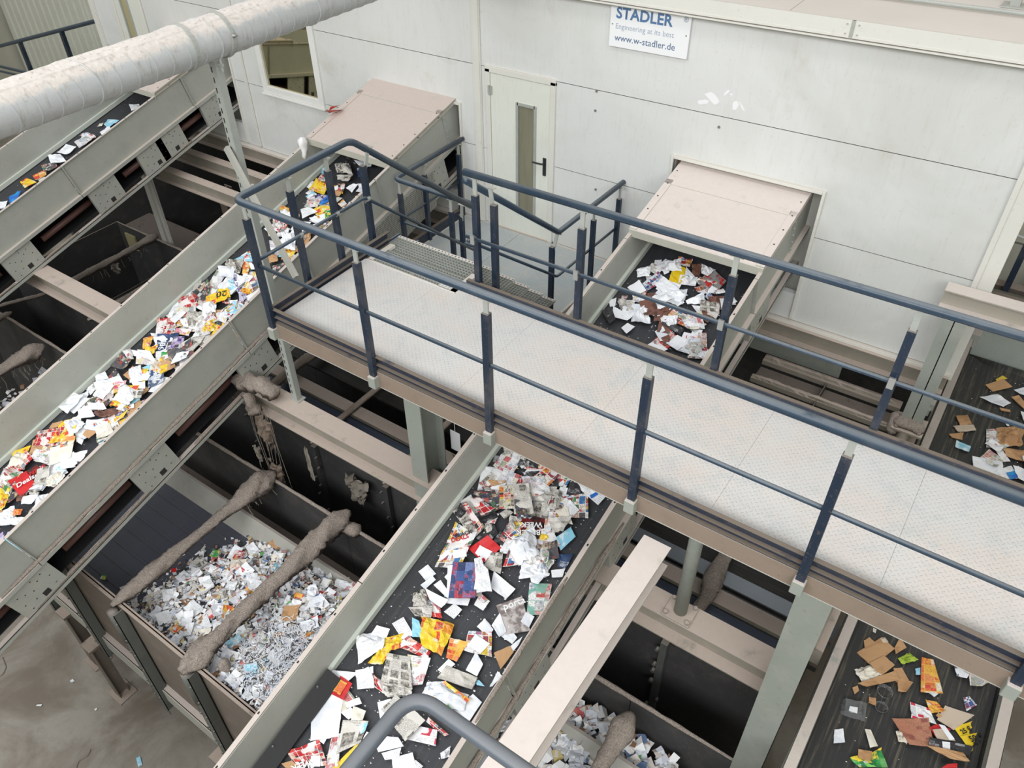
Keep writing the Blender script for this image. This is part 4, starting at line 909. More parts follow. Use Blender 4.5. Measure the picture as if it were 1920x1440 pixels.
def cellrnd(q, u, v, k=0.0):
    cb = q.add('ShaderNodeCombineXYZ'); q.link(q.math('FLOOR', u), cb.inputs[0]); q.link(q.math('FLOOR', v), cb.inputs[1]); cb.inputs[2].default_value = k
    w = q.add('ShaderNodeTexWhiteNoise', noise_dimensions='3D'); q.link(cb.outputs[0], w.inputs['Vector']); return w.outputs['Value']
def cramp(q, f, cols):
    r = q.add('ShaderNodeValToRGB'); r.color_ramp.interpolation = 'CONSTANT'; e = r.color_ramp.elements
    while len(e) < len(cols): e.new(.5)
    for i, c in enumerate(cols): e[i].position = i/len(cols); e[i].color = lin(c)
    q.link(f, r.inputs[0]); return r.outputs[0]
def border(q, u, v, w):
    fu = q.math('FRACT', u); fv = q.math('FRACT', v)
    a = q.math('MINIMUM', q.math('MINIMUM', fu, q.math('SUBTRACT', 1.0, fu)), q.math('MINIMUM', fv, q.math('SUBTRACT', 1.0, fv)))
    return q.math('LESS_THAN', a, w)
def print_mat(name, cols, paper=(238, 238, 238), cell=.07, asp=1.3, bw=.09, detail=.55, pics=.5):
    q = NT(name); vec, u, v = uvnodes(q, cell, asp)
    u2 = q.math('MULTIPLY', u, 2.0); v2 = q.math('MULTIPLY', v, 3.0)
    c = q.mix(q.math('GREATER_THAN', cellrnd(q, u, v, 2.0), .55), cramp(q, cellrnd(q, u, v), cols), cramp(q, cellrnd(q, u2, v2), cols))
    n = q.noise(vec, 90, 4, .7); n2 = q.noise(vec, 38, 3, .7)
    pic = q.mix(q.ramp(n2, .35, .65), c, cramp(q, cellrnd(q, u, v, 4.0), cols[::-1]))
    c = q.mix(q.math('GREATER_THAN', cellrnd(q, u, v, 9.0), 1-pics), c, pic)
    c = q.mix(q.math('MULTIPLY', q.ramp(n, .45, .62), detail), c, lin((60, 52, 56)))
    c = q.mix(q.math('MULTIPLY', q.ramp(n, .40, .30), detail*.8), c, lin((245, 240, 236)))
    c = q.mix(q.math('MULTIPLY', border(q, u, v, bw*.45), .8), c, lin(paper))
    c = q.mix(q.math('MULTIPLY', q.ramp(q.noise(vec, 7, 1, .5), .58, .60), .85), c, lin(paper))
    return q.fin(c, .38)
def text_mat(name, paper, ink, line=.010, dens=.5, photo=0.0):
    q = NT(name); vec, u, v = uvnodes(q, line, 1.0)
    st = q.math('GREATER_THAN', q.math('FRACT', v), .55)
    uu = q.add('ShaderNodeMapping'); q.link(vec, uu.inputs[0]); uu.inputs['Scale'].default_value = (160, 100, 1)
    w = q.ramp(q.noise(uu.outputs[0], 1.0, 2, .7), .42, .52)
    blk = q.ramp(q.noise(vec, 9, 1, .5), .50-.1*dens, .53-.1*dens)
    m = q.math('MULTIPLY', q.math('MULTIPLY', st, w), q.math('MULTIPLY', blk, dens))
    c = q.mix(m, lin(paper), lin(ink))
    if photo:
        vv, a, b = uvnodes(q, .11, .9)
        pm = q.math('MULTIPLY', q.math('GREATER_THAN', cellrnd(q, a, b), 1-photo), q.math('SUBTRACT', 1.0, border(q, a, b, .12)))
        c = q.mix(pm, c, q.mix(q.ramp(q.noise(vec, 45, 4, .7), .35, .65), lin((70, 68, 66)), lin((176, 170, 160))))
    return q.fin(c, .55)
def solid(name, c1, c2=None, rough=.45, blot=9, th=(.5, .6)):
    q = NT(name); vec, u, v = uvnodes(q, .1)
    n = q.noise(vec, blot, 3, .6)
    c = q.mix(q.ramp(n, th[0], th[1]), lin(c1), lin(c2 or tuple(int(x*.93) for x in c1)))
    return q.fin(c, rough)
RED = [(206, 44, 48), (226, 70, 64), (238, 236, 232), (60, 48, 52), (206, 44, 48), (232, 190, 170), (150, 150, 156), (190, 36, 40)]
MIX = [(206, 60, 56), (238, 206, 70), (70, 130, 186), (236, 234, 230), (84, 150, 96), (228, 140, 80), (92, 84, 88), (214, 180, 160), (236, 236, 236), (160, 60, 70)]
PAL = {
 'W': solid('white_paper', (244, 245, 248), (226, 229, 236), .6, 5), 'CR': solid('cream_paper', (232, 226, 212), (214, 206, 190), .7, 6),
 'L': text_mat('letter_print', (242, 243, 245), (140, 144, 150), .011, .6), 'N': text_mat('newsprint', (214, 210, 202), (96, 92, 88), .009, .9, .45),
 'NF': text_mat('newsprint_plain', (208, 203, 194), (110, 104, 98), .009, .7, .1), 'GY': print_mat('grey_news', [(150, 150, 148), (168, 166, 164), (200, 54, 54), (120, 120, 122), (158, 158, 156)], (168, 168, 166), .06, 1, .1, .4),
 'F': print_mat('flyer_mix', MIX), 'FD': print_mat('flyer_dark', [(58, 60, 68), (196, 170, 140), (70, 66, 72), (222, 220, 216), (86, 120, 84), (176, 70, 60), (60, 66, 84)], (92, 90, 94), .05, 1.1, .1),
 'FY': print_mat('flyer_yellow', [(232, 200, 60), (70, 66, 62), (212, 74, 54), (236, 232, 220), (180, 172, 150)], (214, 208, 190), .05, 1.2, .09),
 'R': print_mat('flyer_red', RED, (240, 236, 234), .06, 1.2, .08), 'LR': print_mat('flyer_white_red', [(240, 240, 240), (240, 240, 240), (238, 238, 238), (212, 50, 76), (240, 240, 240), (220, 220, 224)], (244, 244, 246), .07, 1, .1, .25),
 'RS': solid('solid_red_print', (206, 40, 44), (190, 34, 38), .35), 'DR': solid('dark_red_print', (110, 34, 36), (52, 40, 40), .35, 12),
 'P': print_mat('magazine_pale', [(226, 220, 224), (206, 186, 190), (236, 236, 238), (188, 196, 210), (212, 120, 120), (232, 222, 190), (240, 240, 240), (160, 170, 150)], (240, 240, 240), .08, 1.1, .06, .45),
 'PD': solid('room_photo_cover', (120, 108, 104), (196, 188, 186), .3, 14, (.42, .62)), 'PK': print_mat('pink_leaflet', [(236, 140, 160), (238, 236, 236), (226, 90, 120), (244, 220, 224), (230, 190, 110)], (244, 240, 240), .05, 1),
 'Y': print_mat('flyer_yellow_food', [(240, 204, 40), (242, 210, 70), (232, 150, 50), (240, 232, 200), (222, 80, 50), (240, 204, 40)], (242, 208, 56), .07, 1.2, .12, .3),
 'YS': solid('solid_yellow_print', (240, 206, 40), (228, 190, 30), .4, 5),
 'O': print_mat('orange_food', [(232, 120, 60), (240, 180, 70), (222, 76, 56), (238, 226, 200), (236, 150, 90)], (238, 190, 80), .08, 1.1, .08, .35),
 'C': solid('light_cyan_print', (150, 210, 232), (226, 238, 244), .4, 10), 'BL': solid('bright_blue_print', (40, 110, 200), (30, 150, 214), .35), 'BD': print_mat('blue_print', [(44, 66, 104), (58, 84, 128), (48, 70, 110), (200, 208, 220), (40, 56, 86)], (44, 66, 104), .12, 1, .0, .2),
 'BJ': print_mat('clothes_cover', [(36, 58, 104), (160, 40, 60), (60, 88, 150), (186, 60, 80), (110, 130, 180), (40, 56, 100)], (36, 58, 104), .09, 1.3, .0, .45, .9),
 'BF': print_mat('flyer_blue', [(60, 90, 150), (230, 232, 236), (44, 62, 110), (120, 170, 210), (200, 70, 70), (236, 236, 240)], (226, 230, 238), .05, 1.1, .08),
 'B': solid('cardboard', (196, 154, 112), (176, 134, 94), .8, 4), 'PB': solid('pale_cardboard', (206, 188, 168), (194, 174, 152), .8, 4), 'BD2': print_mat('brown_sack', [(160, 96, 80), (186, 126, 100), (150, 84, 72), (190, 132, 104)], (180, 120, 94), .12, 1, .05, .3),
 'BR': solid('brown_wrapper', (122, 84, 70), (90, 58, 50), .5, 12), 'D': print_mat('black_print', [(44, 44, 48), (60, 60, 62), (150, 150, 152), (40, 38, 42), (52, 52, 56)], (48, 48, 50), .06, 1.2, .06, .3), 'WD': print_mat('white_black_print', [(240, 242, 246), (236, 238, 244), (50, 54, 66), (240, 242, 246), (238, 240, 244)], (240, 242, 246), .06, 1, .0, .2),
 'G': print_mat('green_print', [(40, 130, 70), (110, 190, 70), (30, 120, 70), (230, 238, 228), (240, 210, 60)], (60, 160, 80), .05, 1, .03, .2), 'GF': print_mat('teal_flyer', [(240, 238, 234), (224, 196, 190), (236, 236, 234), (206, 96, 90), (226, 222, 214), (150, 150, 170)], (110, 176, 160), .085, 1.2, .06, .45),
 'LG': solid('lime_cloth', (176, 200, 74), (140, 164, 52), .7, 12), 'V': print_mat('violet_print', [(96, 66, 150), (226, 222, 236), (60, 48, 100), (190, 170, 210), (70, 56, 60)], (200, 196, 214), .05, 1, .05, .4),
}
NAMES = {'W': ('white_paper_sheet', 'white paper sheet', 'paper'), 'CR': ('cream_paper_sheet', 'cream paper sheet', 'paper'), 'L': ('printed_letter', 'printed white letter page', 'paper'), 'N': ('newspaper', 'grey newspaper piece', 'newspaper'), 'NF': ('newspaper', 'grey newspaper piece', 'newspaper'), 'GY': ('newspaper', 'grey newspaper', 'newspaper'),
 'F': ('flyer', 'multicoloured shop flyer', 'flyer'), 'FD': ('flyer', 'dark picture flyer', 'flyer'), 'FY': ('flyer', 'yellow and black picture flyer', 'flyer'), 'R': ('flyer', 'red and white printed flyer', 'flyer'), 'LR': ('flyer', 'white flyer with red print', 'flyer'), 'RS': ('leaflet', 'plain red leaflet', 'leaflet'), 'DR': ('leaflet', 'dark red and black leaflet', 'leaflet'),
 'P': ('magazine_page', 'pale coloured magazine page', 'magazine'), 'PD': ('magazine', 'magazine', 'magazine'), 'PK': ('leaflet', 'pink and white leaflet', 'leaflet'), 'Y': ('wrapper', 'yellow printed wrapper', 'wrapper'), 'YS': ('voucher', 'yellow printed sheet', 'paper'), 'O': ('wrapper', 'orange food wrapper', 'wrapper'), 'C': ('leaflet', 'light blue printed sheet', 'leaflet'), 'BL': ('leaflet', 'bright blue sheet', 'leaflet'), 'BD': ('leaflet', 'dark blue leaflet', 'leaflet'), 'BJ': ('catalogue', 'blue catalogue', 'catalogue'), 'BF': ('flyer', 'blue and white flyer', 'flyer'),
 'B': ('cardboard_piece', 'brown cardboard piece', 'cardboard'), 'PB': ('cardboard_piece', 'pale cardboard piece', 'cardboard'), 'BD2': ('paper_sack', 'brown paper sack', 'bag'), 'BR': ('wrapper', 'brown crumpled wrapper', 'wrapper'), 'D': ('leaflet', 'black printed leaflet', 'leaflet'), 'WD': ('plastic_bag', 'white plastic bag with black print', 'bag'), 'G': ('leaflet', 'green printed piece', 'leaflet'), 'GF': ('flyer', 'teal-framed flyer', 'flyer'), 'LG': ('cloth', 'lime green cloth', 'cloth'), 'V': ('leaflet', 'violet printed piece', 'leaflet')}
BELT_SHORT = {'C1': 'left belt', 'C2': 'central belt', 'C3': 'far left belt', 'C4': 'right-hand belt'}
BELT = {'C1': (-5.757, .253, -7.60, -6.24, .455, 'left conveyor'), 'C2': (-5.805, .243, -3.10, -1.73, .455, 'central conveyor'), 'C3': (-5.745, .253, -12.13, -10.75, .455, 'far left conveyor'), 'C4': (-6.0, 0.0, .115, 1.40, .205, 'right-hand level conveyor')}
def bz(b, y): a, s, xl, xr, d, nm = BELT[b]; return a+s*y-d*math.hypot(1, s)
SEED = [0]
def sheet(b, kind, cr, off, q, label, small=False):
    """one piece of waste: a creased grid over the four corners, torn edges, thickness for card and magazines"""
    SEED[0] += 1; sd = SEED[0]*1.37; r = random.Random(SEED[0])
    if not small:
        cx_, cy_ = sum(q[0::2])/4, sum(q[1::2])/4; xl_, xr_ = BELT[b][2]+.03, BELT[b][3]-.03
        q = [min(max(cx_+(v-cx_)*1.12, xl_), xr_) if i % 2 == 0 else cy_+(v-cy_)*1.12 for i, v in enumerate(q)]
    P = [Vector((q[2*i], q[2*i+1], bz(b, q[2*i+1])+off)) for i in range(4)]
    w = ((P[1]-P[0]).length+(P[2]-P[3]).length)/2; h = ((P[3]-P[0]).length+(P[2]-P[1]).length)/2; L = min(w, h)
    n = 3 if small else max(4, min(11, int(w/.045))); m = 3 if small else max(4, min(11, int(h/.045)))
    if cr > .5 and not small: n = max(n, 8); m = max(m, 8)
    nrm = (P[1]-P[0]).cross(P[3]-P[0]).normalized()
    if nrm.z < 0: nrm = -nrm
    amp = L*(.05+cr*.42)*(.8 if kind not in 'RSPDBJ' else .6)
    if kind in ('RS', 'PD', 'BJ', 'B', 'PB') and cr < .1: amp = L*.02
    verts = []; uvs = []; tb = .0 if cr <= .12 and kind not in ('W', 'B', 'PB', 'CR') else 1.0
    curl = [r.uniform(-.0, .10)*L*(1 if cr > .04 else .2) for _ in range(4)]
    for j in range(m+1):
        for i in range(n+1):
            u, v = i/n, j/m
            p = P[0]*(1-u)*(1-v)+P[1]*u*(1-v)+P[2]*u*v+P[3]*(1-u)*v
            N1 = mnoise.noise(Vector((u*2.2*max(1, w/h)+sd, v*2.2*max(1, h/w)+sd, sd)))
            N2 = abs(mnoise.noise(Vector((u*5+sd, v*5-sd, sd*2)))); N3 = mnoise.noise(Vector((u*9-sd, v*9, sd)))
            z = amp*(.55+N1*.8+(N2*1.1-.25+N3*.5)*min(1, cr*1.6)*.9)
            z += curl[0]*max(0, 1-(u+v)*1.8)**1.5+curl[2]*max(0, 1-(2-u-v)*1.8)**1.5
            e = min(u, 1-u, v, 1-v)
            if cr > .5: z *= (.35+min(1, e*3)*1.1)
            jit = L*(.035*tb+.10*max(0, cr-.15))
            dx = mnoise.noise(Vector((u*6+sd, v*6, 11)))*jit; dy = mnoise.noise(Vector((u*6, v*6+sd, 17)))*jit
            p = p+nrm*max(z, -.001)+(P[1]-P[0]).normalized()*dx+(P[3]-P[0]).normalized()*dy
            verts.append(p); uvs.append((u*w, -v*h))
    # never below the belt
    for p in verts:
        f = bz(b, p.y)+.002
        if p.z < f: p.z = f+.001
    mb = MB(); mb.v = [tuple(p) for p in verts]; k = n+1; uvl = []
    for j in range(m):
        for i in range(n):
            mb.f.append((j*k+i, j*k+i+1, (j+1)*k+i+1, (j+1)*k+i)); mb.mi.append(0)
    th = {'B': .006, 'PB': .006, 'BJ': .012, 'PD': .012, 'N': .006, 'NF': .012, 'GY': .01, 'D': .006, 'RS': .003}.get(kind, .0)
    nm, desc, cat = NAMES[kind]
    if kind == 'W' and cr > .6: nm, desc, cat = 'crumpled_white_paper', 'crumpled white paper', 'paper'
    x = sum(p.x for p in verts)/len(verts); y = sum(p.y for p in verts)/len(verts)
    a, s, xl, xr, d, bn = BELT[b]
    if not label:
        side = 'far side' if x < xl+.42 else ('near side' if x > xr-.42 else 'middle')
        zone = ('by the hood' if y > 4.75 else 'near the walkway' if y > 3.3 else 'low end' if y < 2.0 else 'halfway up') if b in ('C1', 'C2') else ('behind the walkway' if y > 4.5 else 'before the walkway')
        sz = 'small' if L < .10 else 'large' if L > .24 else ''
        st = 'crumpled' if cr > .45 else 'flat' if cr < .13 else 'creased'
        if st == 'crumpled' and 'crumpled' in desc: st = ''
        label = ' '.join((sz+' '+st+' '+desc+', '+BELT_SHORT[b]+', '+side+' '+zone).split())
    o = obj(nm, mb, PAL[kind], None, label=label, category=cat, group='waste paper on the '+bn)
    ul = o.data.uv_layers.new(name='UVMap'); dat = []
    for f in mb.f:
        for vi in f: dat += list(uvs[vi])
    ul.data.foreach_set('uv', dat)
    if th:
        sm = o.modifiers.new('thickness', 'SOLIDIFY'); sm.thickness = th; sm.offset = 0
    return o, P, nrm
M['ink_white'] = plain('ink_white', (240, 240, 240), .4, 0, .02); M['ink_black'] = plain('ink_black', (34, 32, 34), .4, 0, .02); M['ink_red'] = plain('ink_red', (200, 40, 40), .4, 0, .02); M['ink_pink'] = plain('ink_dark_pink', (196, 36, 84), .4, 0, .02)
def write(res, items):
    """flat lettering printed on a sheet: (text, u, v, size, angle, ink) in sheet fractions"""
    o, P, nrm = res
    right = (P[1]-P[0]); up = (P[0]-P[3])
    me = o.data; mx = max(((v.co+o.location-Vector((0, 0, Z0)))-P[0]).dot(nrm) for v in me.vertices)
    for (t, u, v, sz, ang, ink) in items:
        org = P[0]*(1-u)*(1-v)+P[1]*u*(1-v)+P[2]*u*v+P[3]*(1-u)*v
        rr = right.normalized(); uu = nrm.cross(rr); a = math.radians(ang)
        d = rr*math.cos(a)+uu*math.sin(a); u2 = nrm.cross(d)
        text('lettering', t, sz, ink, o, org, d, u2, 1, .0015, mx*.72+.006)
ITEMS = [
('C1','R',0.12,0.035,[-7.508,2.022,-7.26,2.211,-7.071,2.063,-7.399,1.887],"red and white catalogue with product photos, flat on the left conveyor's lower end"),
('C1','P',0.2,0.035,[-7.324,1.865,-7.053,1.965,-6.999,1.827,-7.294,1.779],'pale magazine with pink-red print just below the red catalogue'),
('C1','R',0.2,0.035,[-7.399,1.505,-7.422,1.784,-7.274,1.766,-7.267,1.482],"open red flyer along the left conveyor's rim, near the lower picture edge"),
('C1','DR',0.2,0.035,[-7.19,1.645,-7.148,1.749,-6.99,1.727,-7.004,1.611],'black magazine cover with red lettering beside the red leaflet'),
('C1','RS',0.08,0.0496,[-7.241,1.478,-7.178,1.633,-6.969,1.6,-6.976,1.444],'bright red leaflet with white script lettering on the left conveyor'),
('C1','N',0.3,0.0496,[-7.053,1.716,-6.982,1.812,-6.833,1.667,-6.955,1.596],'grey leaflet with a red vertical headline near the red leaflet'),
('C1','C',0.15,0.035,[-6.916,1.86,-6.795,1.86,-6.776,1.698,-6.858,1.671],'light blue sheet at the near rim of the left conveyor'),
('C1','W',0.15,0.035,[-7.085,2.044,-6.971,2.055,-6.921,1.998,-7.018,1.947],''),
('C1','W',0.35,0.035,[-7.014,1.961,-6.904,2.043,-6.742,1.951,-6.855,1.862],'large cream-white torn sheet near the light blue sheet'),
('C1','W',0.3,0.0563,[-6.87,2.029,-6.761,2.121,-6.703,2.046,-6.741,1.932],''),
('C1','Y',0.6,0.035,[-7.32,1.402,-7.181,1.465,-7.041,1.293,-7.048,1.234],'crumpled yellow bag at the extreme left edge of the left conveyor'),
('C1','W',0.9,0.035,[-7.342,2.245,-7.258,2.363,-7.088,2.324,-7.125,2.163],'white plastic bag puffed up above the red catalogue'),
('C1','L',0.15,0.035,[-7.12,2.383,-6.885,2.477,-6.81,2.368,-7.058,2.302],''),
('C1','B',0.2,0.0487,[-7.008,2.29,-6.884,2.329,-6.896,2.238,-6.991,2.237],''),
('C1','O',0.4,0.035,[-7.157,2.116,-7.062,2.177,-7.001,2.111,-7.121,1.989],''),
('C1','W',0.3,0.035,[-7.007,1.558,-6.853,1.663,-6.85,1.574,-6.949,1.521],''),
('C1','N',0.8,0.0516,[-6.94,1.523,-6.85,1.582,-6.813,1.546,-6.893,1.503],''),
('C1','BR',0.6,0.035,[-7.029,1.433,-6.939,1.493,-6.909,1.431,-6.971,1.386],''),
('C1','W',0.3,0.035,[-6.946,1.444,-6.831,1.562,-6.791,1.45,-6.889,1.397],''),
('C1','O',0.6,0.035,[-6.914,1.317,-6.834,1.361,-6.796,1.316,-6.858,1.272],''),
('C1','W',0.7,0.035,[-7.001,1.215,-6.922,1.302,-6.775,1.219,-6.871,1.145],'white crumpled bag at the very bottom left of the left conveyor'),
('C1','W',0.2,0.035,[-7.024,2.185,-6.947,2.2,-6.917,2.155,-6.974,2.15],''),
('C1','B',0.3,0.035,[-7.457,2.161,-7.391,2.232,-7.319,2.206,-7.443,2.105],''),
('C1','W',0.2,0.035,[-7.57,2.817,-7.506,2.897,-7.389,2.859,-7.477,2.763],''),
('C1','FD',0.15,0.035,[-7.557,3.177,-7.355,3.163,-7.316,3.031,-7.502,2.995],"dark flyer with a grid of food photos against the left conveyor's far skirt"),
('C1','FD',0.2,0.035,[-7.417,2.981,-7.311,2.951,-7.31,2.838,-7.404,2.852],''),
('C1','L',0.1,0.048,[-7.449,2.736,-7.274,2.929,-7.109,2.877,-7.229,2.647],'large white form sheet, widest white page on the left conveyor'),
('C1','PK',0.2,0.0613,[-7.233,2.829,-7.126,2.921,-7.052,2.839,-7.137,2.732],'pink leaflet lying on the large white form sheet'),
('C1','W',0.6,0.035,[-7.255,3.06,-7.177,3.153,-6.989,3.029,-7.097,2.95],''),
('C1','W',0.2,0.035,[-7.077,2.959,-6.939,3.027,-6.868,2.971,-6.975,2.917],''),
('C1','BD',0.06,0.035,[-7.009,3.14,-6.902,3.272,-6.749,3.134,-6.829,3.003],'dark blue leaflet printed 70% at the near rim of the left conveyor'),
('C1','Y',0.1,0.035,[-7.052,3.079,-7.002,3.103,-6.939,3.027,-6.968,3.013],''),
('C1','Y',0.5,0.035,[-7.016,2.702,-7.0,2.788,-6.92,2.776,-6.941,2.669],''),
('C1','O',0.5,0.035,[-7.06,2.797,-6.945,2.906,-6.883,2.846,-6.931,2.796],''),
('C1','N',0.3,0.0565,[-6.939,2.874,-6.843,2.935,-6.772,2.854,-6.859,2.811],''),
('C1','W',0.1,0.035,[-6.908,2.705,-6.817,2.77,-6.768,2.737,-6.872,2.666],''),
('C1','BR',0.9,0.035,[-7.125,2.481,-6.945,2.648,-6.884,2.59,-7.007,2.478],"brown crumpled wrapper in the middle of the left conveyor's paper"),
('C1','W',0.3,0.035,[-7.308,2.53,-7.151,2.609,-7.04,2.575,-7.195,2.497],''),
('C1','W',0.3,0.035,[-7.342,2.423,-7.276,2.507,-7.104,2.454,-7.228,2.353],''),
('C1','Y',0.2,0.035,[-6.8,2.683,-6.778,2.594,-6.812,2.428,-6.891,2.499],'yellow-edged flyer along the near rim of the left conveyor'),
('C1','W',0.15,0.035,[-7.441,2.373,-7.441,2.541,-7.351,2.573,-7.349,2.368],''),
('C1','P',0.8,0.0494,[-7.552,3.192,-7.481,3.254,-7.328,3.174,-7.4,3.153],''),
('C1','W',0.2,0.035,[-7.487,3.253,-7.248,3.325,-7.224,3.254,-7.389,3.216],''),
('C1','P',0.3,0.035,[-7.316,3.223,-7.062,3.318,-7.088,3.21,-7.25,3.158],''),
('C1','C',0.1,0.035,[-7.126,3.15,-7.031,3.319,-6.98,3.316,-6.975,3.183],'pale blue sheet right under the green leaflet'),
('C1','Y',0.2,0.0464,[-6.965,3.244,-6.987,3.314,-6.957,3.315,-6.929,3.227],''),
('C1','W',0.3,0.035,[-6.879,3.338,-6.844,3.478,-6.802,3.443,-6.839,3.33],''),
('C1','N',0.9,0.035,[-7.482,4.772,-7.294,4.87,-7.163,4.687,-7.397,4.68],''),
('C1','W',0.12,0.0589,[-7.491,4.64,-7.281,4.716,-7.164,4.578,-7.35,4.542],''),
('C1','O',0.4,0.035,[-7.26,4.853,-7.171,4.875,-7.054,4.719,-7.13,4.701],''),
('C1','W',0.2,0.0566,[-7.145,4.842,-7.059,4.896,-6.969,4.824,-7.055,4.786],''),
('C1','C',0.2,0.035,[-7.383,4.832,-7.317,4.983,-7.128,4.91,-7.26,4.869],'white sheet with sky-blue edge near the walkway corner post'),
('C1','W',0.08,0.035,[-7.097,4.7,-6.973,4.724,-6.942,4.598,-7.088,4.602],''),
('C1','N',0.2,0.035,[-7.57,4.333,-7.57,4.416,-7.431,4.286,-7.516,4.217],"small framed leaflet standing against the left conveyor's far wall"),
('C1','P',0.15,0.035,[-7.471,4.583,-7.324,4.584,-7.104,4.085,-7.276,4.081],"long pale fruit-print flyer in the thick of the left conveyor's pile"),
('C1','FD',0.2,0.0549,[-7.437,4.414,-7.322,4.341,-7.203,4.15,-7.468,4.183],''),
('C1','R',0.3,0.035,[-7.561,4.057,-7.47,4.206,-7.266,4.085,-7.434,3.963],''),
('C1','P',0.3,0.035,[-7.476,3.929,-7.287,4.076,-7.152,3.959,-7.393,3.833],''),
('C1','C',0.7,0.035,[-7.222,4.535,-7.148,4.599,-6.98,4.473,-7.086,4.41],''),
('C1','YS',0.1,0.0549,[-7.186,4.364,-7.102,4.432,-6.965,4.349,-7.079,4.275],'yellow round-edged leaflet with a big upside-down 20'),
('C1','R',0.1,0.035,[-7.081,4.298,-6.976,4.353,-6.91,4.278,-6.994,4.255],''),
('C1','V',0.4,0.0562,[-7.202,4.612,-7.159,4.631,-6.995,4.501,-7.066,4.516],''),
('C1','F',0.3,0.035,[-6.861,4.758,-6.73,4.662,-6.769,4.522,-6.92,4.607],''),
('C1','V',0.5,0.035,[-6.97,4.493,-6.918,4.547,-6.767,4.433,-6.785,4.335],''),
('C1','W',0.2,0.035,[-6.932,4.313,-6.86,4.361,-6.752,4.261,-6.814,4.218],''),
('C1','W',0.8,0.035,[-7.216,4.169,-7.089,4.241,-6.978,4.113,-7.102,4.026],''),
('C1','V',0.2,0.035,[-7.04,4.07,-6.967,4.089,-6.88,4.012,-6.963,3.988],''),
('C1','P',0.4,0.035,[-6.914,4.098,-6.824,4.228,-6.716,4.045,-6.86,4.035],''),
('C1','W',0.3,0.035,[-7.285,3.838,-7.09,3.988,-7.001,3.883,-7.144,3.787],''),
('C1','R',0.08,0.035,[-7.57,3.718,-7.366,3.823,-7.181,3.655,-7.389,3.564],'small red product flyer above the blue leaflet printed 90%'),
('C1','BD',0.08,0.035,[-7.34,3.558,-7.129,3.679,-6.986,3.479,-7.169,3.405],'dark blue leaflet printed 90%, mid-height on the left conveyor'),
('C1','O',0.6,0.035,[-7.478,3.443,-7.396,3.51,-7.304,3.383,-7.365,3.34],''),
('C1','PK',0.3,0.035,[-7.216,3.725,-7.039,3.793,-6.995,3.714,-7.139,3.674],'pink and white leaflet between the red flyer and the newspapers'),
('C1','N',0.3,0.035,[-6.905,3.799,-6.792,3.809,-6.756,3.589,-6.959,3.576],'bundle of folded newspapers at the near rim of the left conveyor'),
('C1','G',0.3,0.035,[-7.086,3.403,-6.976,3.497,-6.892,3.414,-7.001,3.334],'green and white shiny leaflet on the left conveyor'),
('C1','W',0.3,0.0557,[-7.358,3.278,-7.215,3.333,-7.016,3.263,-7.21,3.238],''),
('C1','W',0.4,0.049,[-6.878,3.46,-6.79,3.543,-6.738,3.473,-6.824,3.336],''),
('C1','C',0.2,0.035,[-7.57,6.6,-7.517,6.616,-7.401,6.527,-7.498,6.509],''),
('C1','R',0.4,0.035,[-7.472,6.481,-7.352,6.508,-7.25,6.398,-7.442,6.379],''),
('C1','Y',0.3,0.035,[-7.454,6.375,-7.212,6.339,-7.146,6.183,-7.427,6.199],'torn yellow flyer just before the left hood'),
('C1','N',0.7,0.035,[-7.423,6.71,-7.268,6.788,-7.081,6.65,-7.296,6.606],''),
('C1','D',0.4,0.035,[-7.396,6.914,-7.264,6.983,-7.16,6.829,-7.317,6.808],''),
('C1','W',0.4,0.035,[-7.21,6.867,-7.008,6.963,-6.934,6.858,-7.063,6.808],''),
('C1','BD',0.6,0.035,[-7.085,6.762,-7.028,6.822,-6.893,6.667,-6.962,6.64],''),
('C1','N',0.5,0.035,[-7.245,6.55,-7.057,6.641,-7.029,6.521,-7.17,6.485],''),
('C1','R',0.5,0.035,[-7.108,6.417,-7.027,6.449,-6.953,6.35,-7.035,6.336],''),
('C1','W',0.3,0.035,[-6.955,6.404,-6.929,6.496,-6.842,6.503,-6.838,6.377],''),
('C1','W',0.4,0.035,[-6.854,6.516,-6.785,6.561,-6.738,6.507,-6.783,6.471],''),
('C1','BL',0.3,0.035,[-7.105,6.19,-7.005,6.167,-7.036,6.048,-7.099,6.022],'blue sheet in front of the left hood, behind the corner rail'),
('C1','P',0.3,0.035,[-7.294,6.052,-7.143,6.094,-7.068,5.964,-7.24,5.912],''),
('C1','L',0.2,0.035,[-7.249,5.855,-7.171,5.922,-7.008,5.901,-7.117,5.751],''),
('C1','W',0.1,0.035,[-7.015,5.776,-6.883,5.917,-6.745,5.768,-6.946,5.753],''),
('C1','G',0.4,0.035,[-6.906,5.942,-6.818,6.03,-6.737,5.925,-6.791,5.834],''),
('C1','O',0.3,0.035,[-7.57,5.806,-7.365,5.808,-7.327,5.753,-7.527,5.742],''),
('C1','P',0.7,0.035,[-7.508,5.608,-7.356,5.636,-7.245,5.508,-7.408,5.51],''),
('C1','R',0.4,0.035,[-7.298,5.642,-7.227,5.619,-7.185,5.448,-7.289,5.456],''),
('C1','W',0.8,0.035,[-7.184,5.432,-6.993,5.478,-6.799,5.279,-6.93,5.239],''),
('C1','P',0.4,0.0679,[-7.172,5.224,-7.038,5.248,-6.869,5.141,-7.01,5.096],''),
('C1','O',0.5,0.035,[-7.377,5.368,-7.356,5.411,-7.273,5.361,-7.294,5.318],''),
('C2','W',0.1,0.008,[-2.936,2.962,-2.835,2.934,-2.865,2.849,-2.968,2.88],'small white slip alone at the far skirt of the central conveyor'),
('C2','W',0.15,0.008,[-2.838,2.901,-2.801,2.89,-2.827,2.787,-2.881,2.798],''),
('C2','N',0.7,0.008,[-2.884,2.703,-2.829,2.775,-2.692,2.671,-2.823,2.626],''),
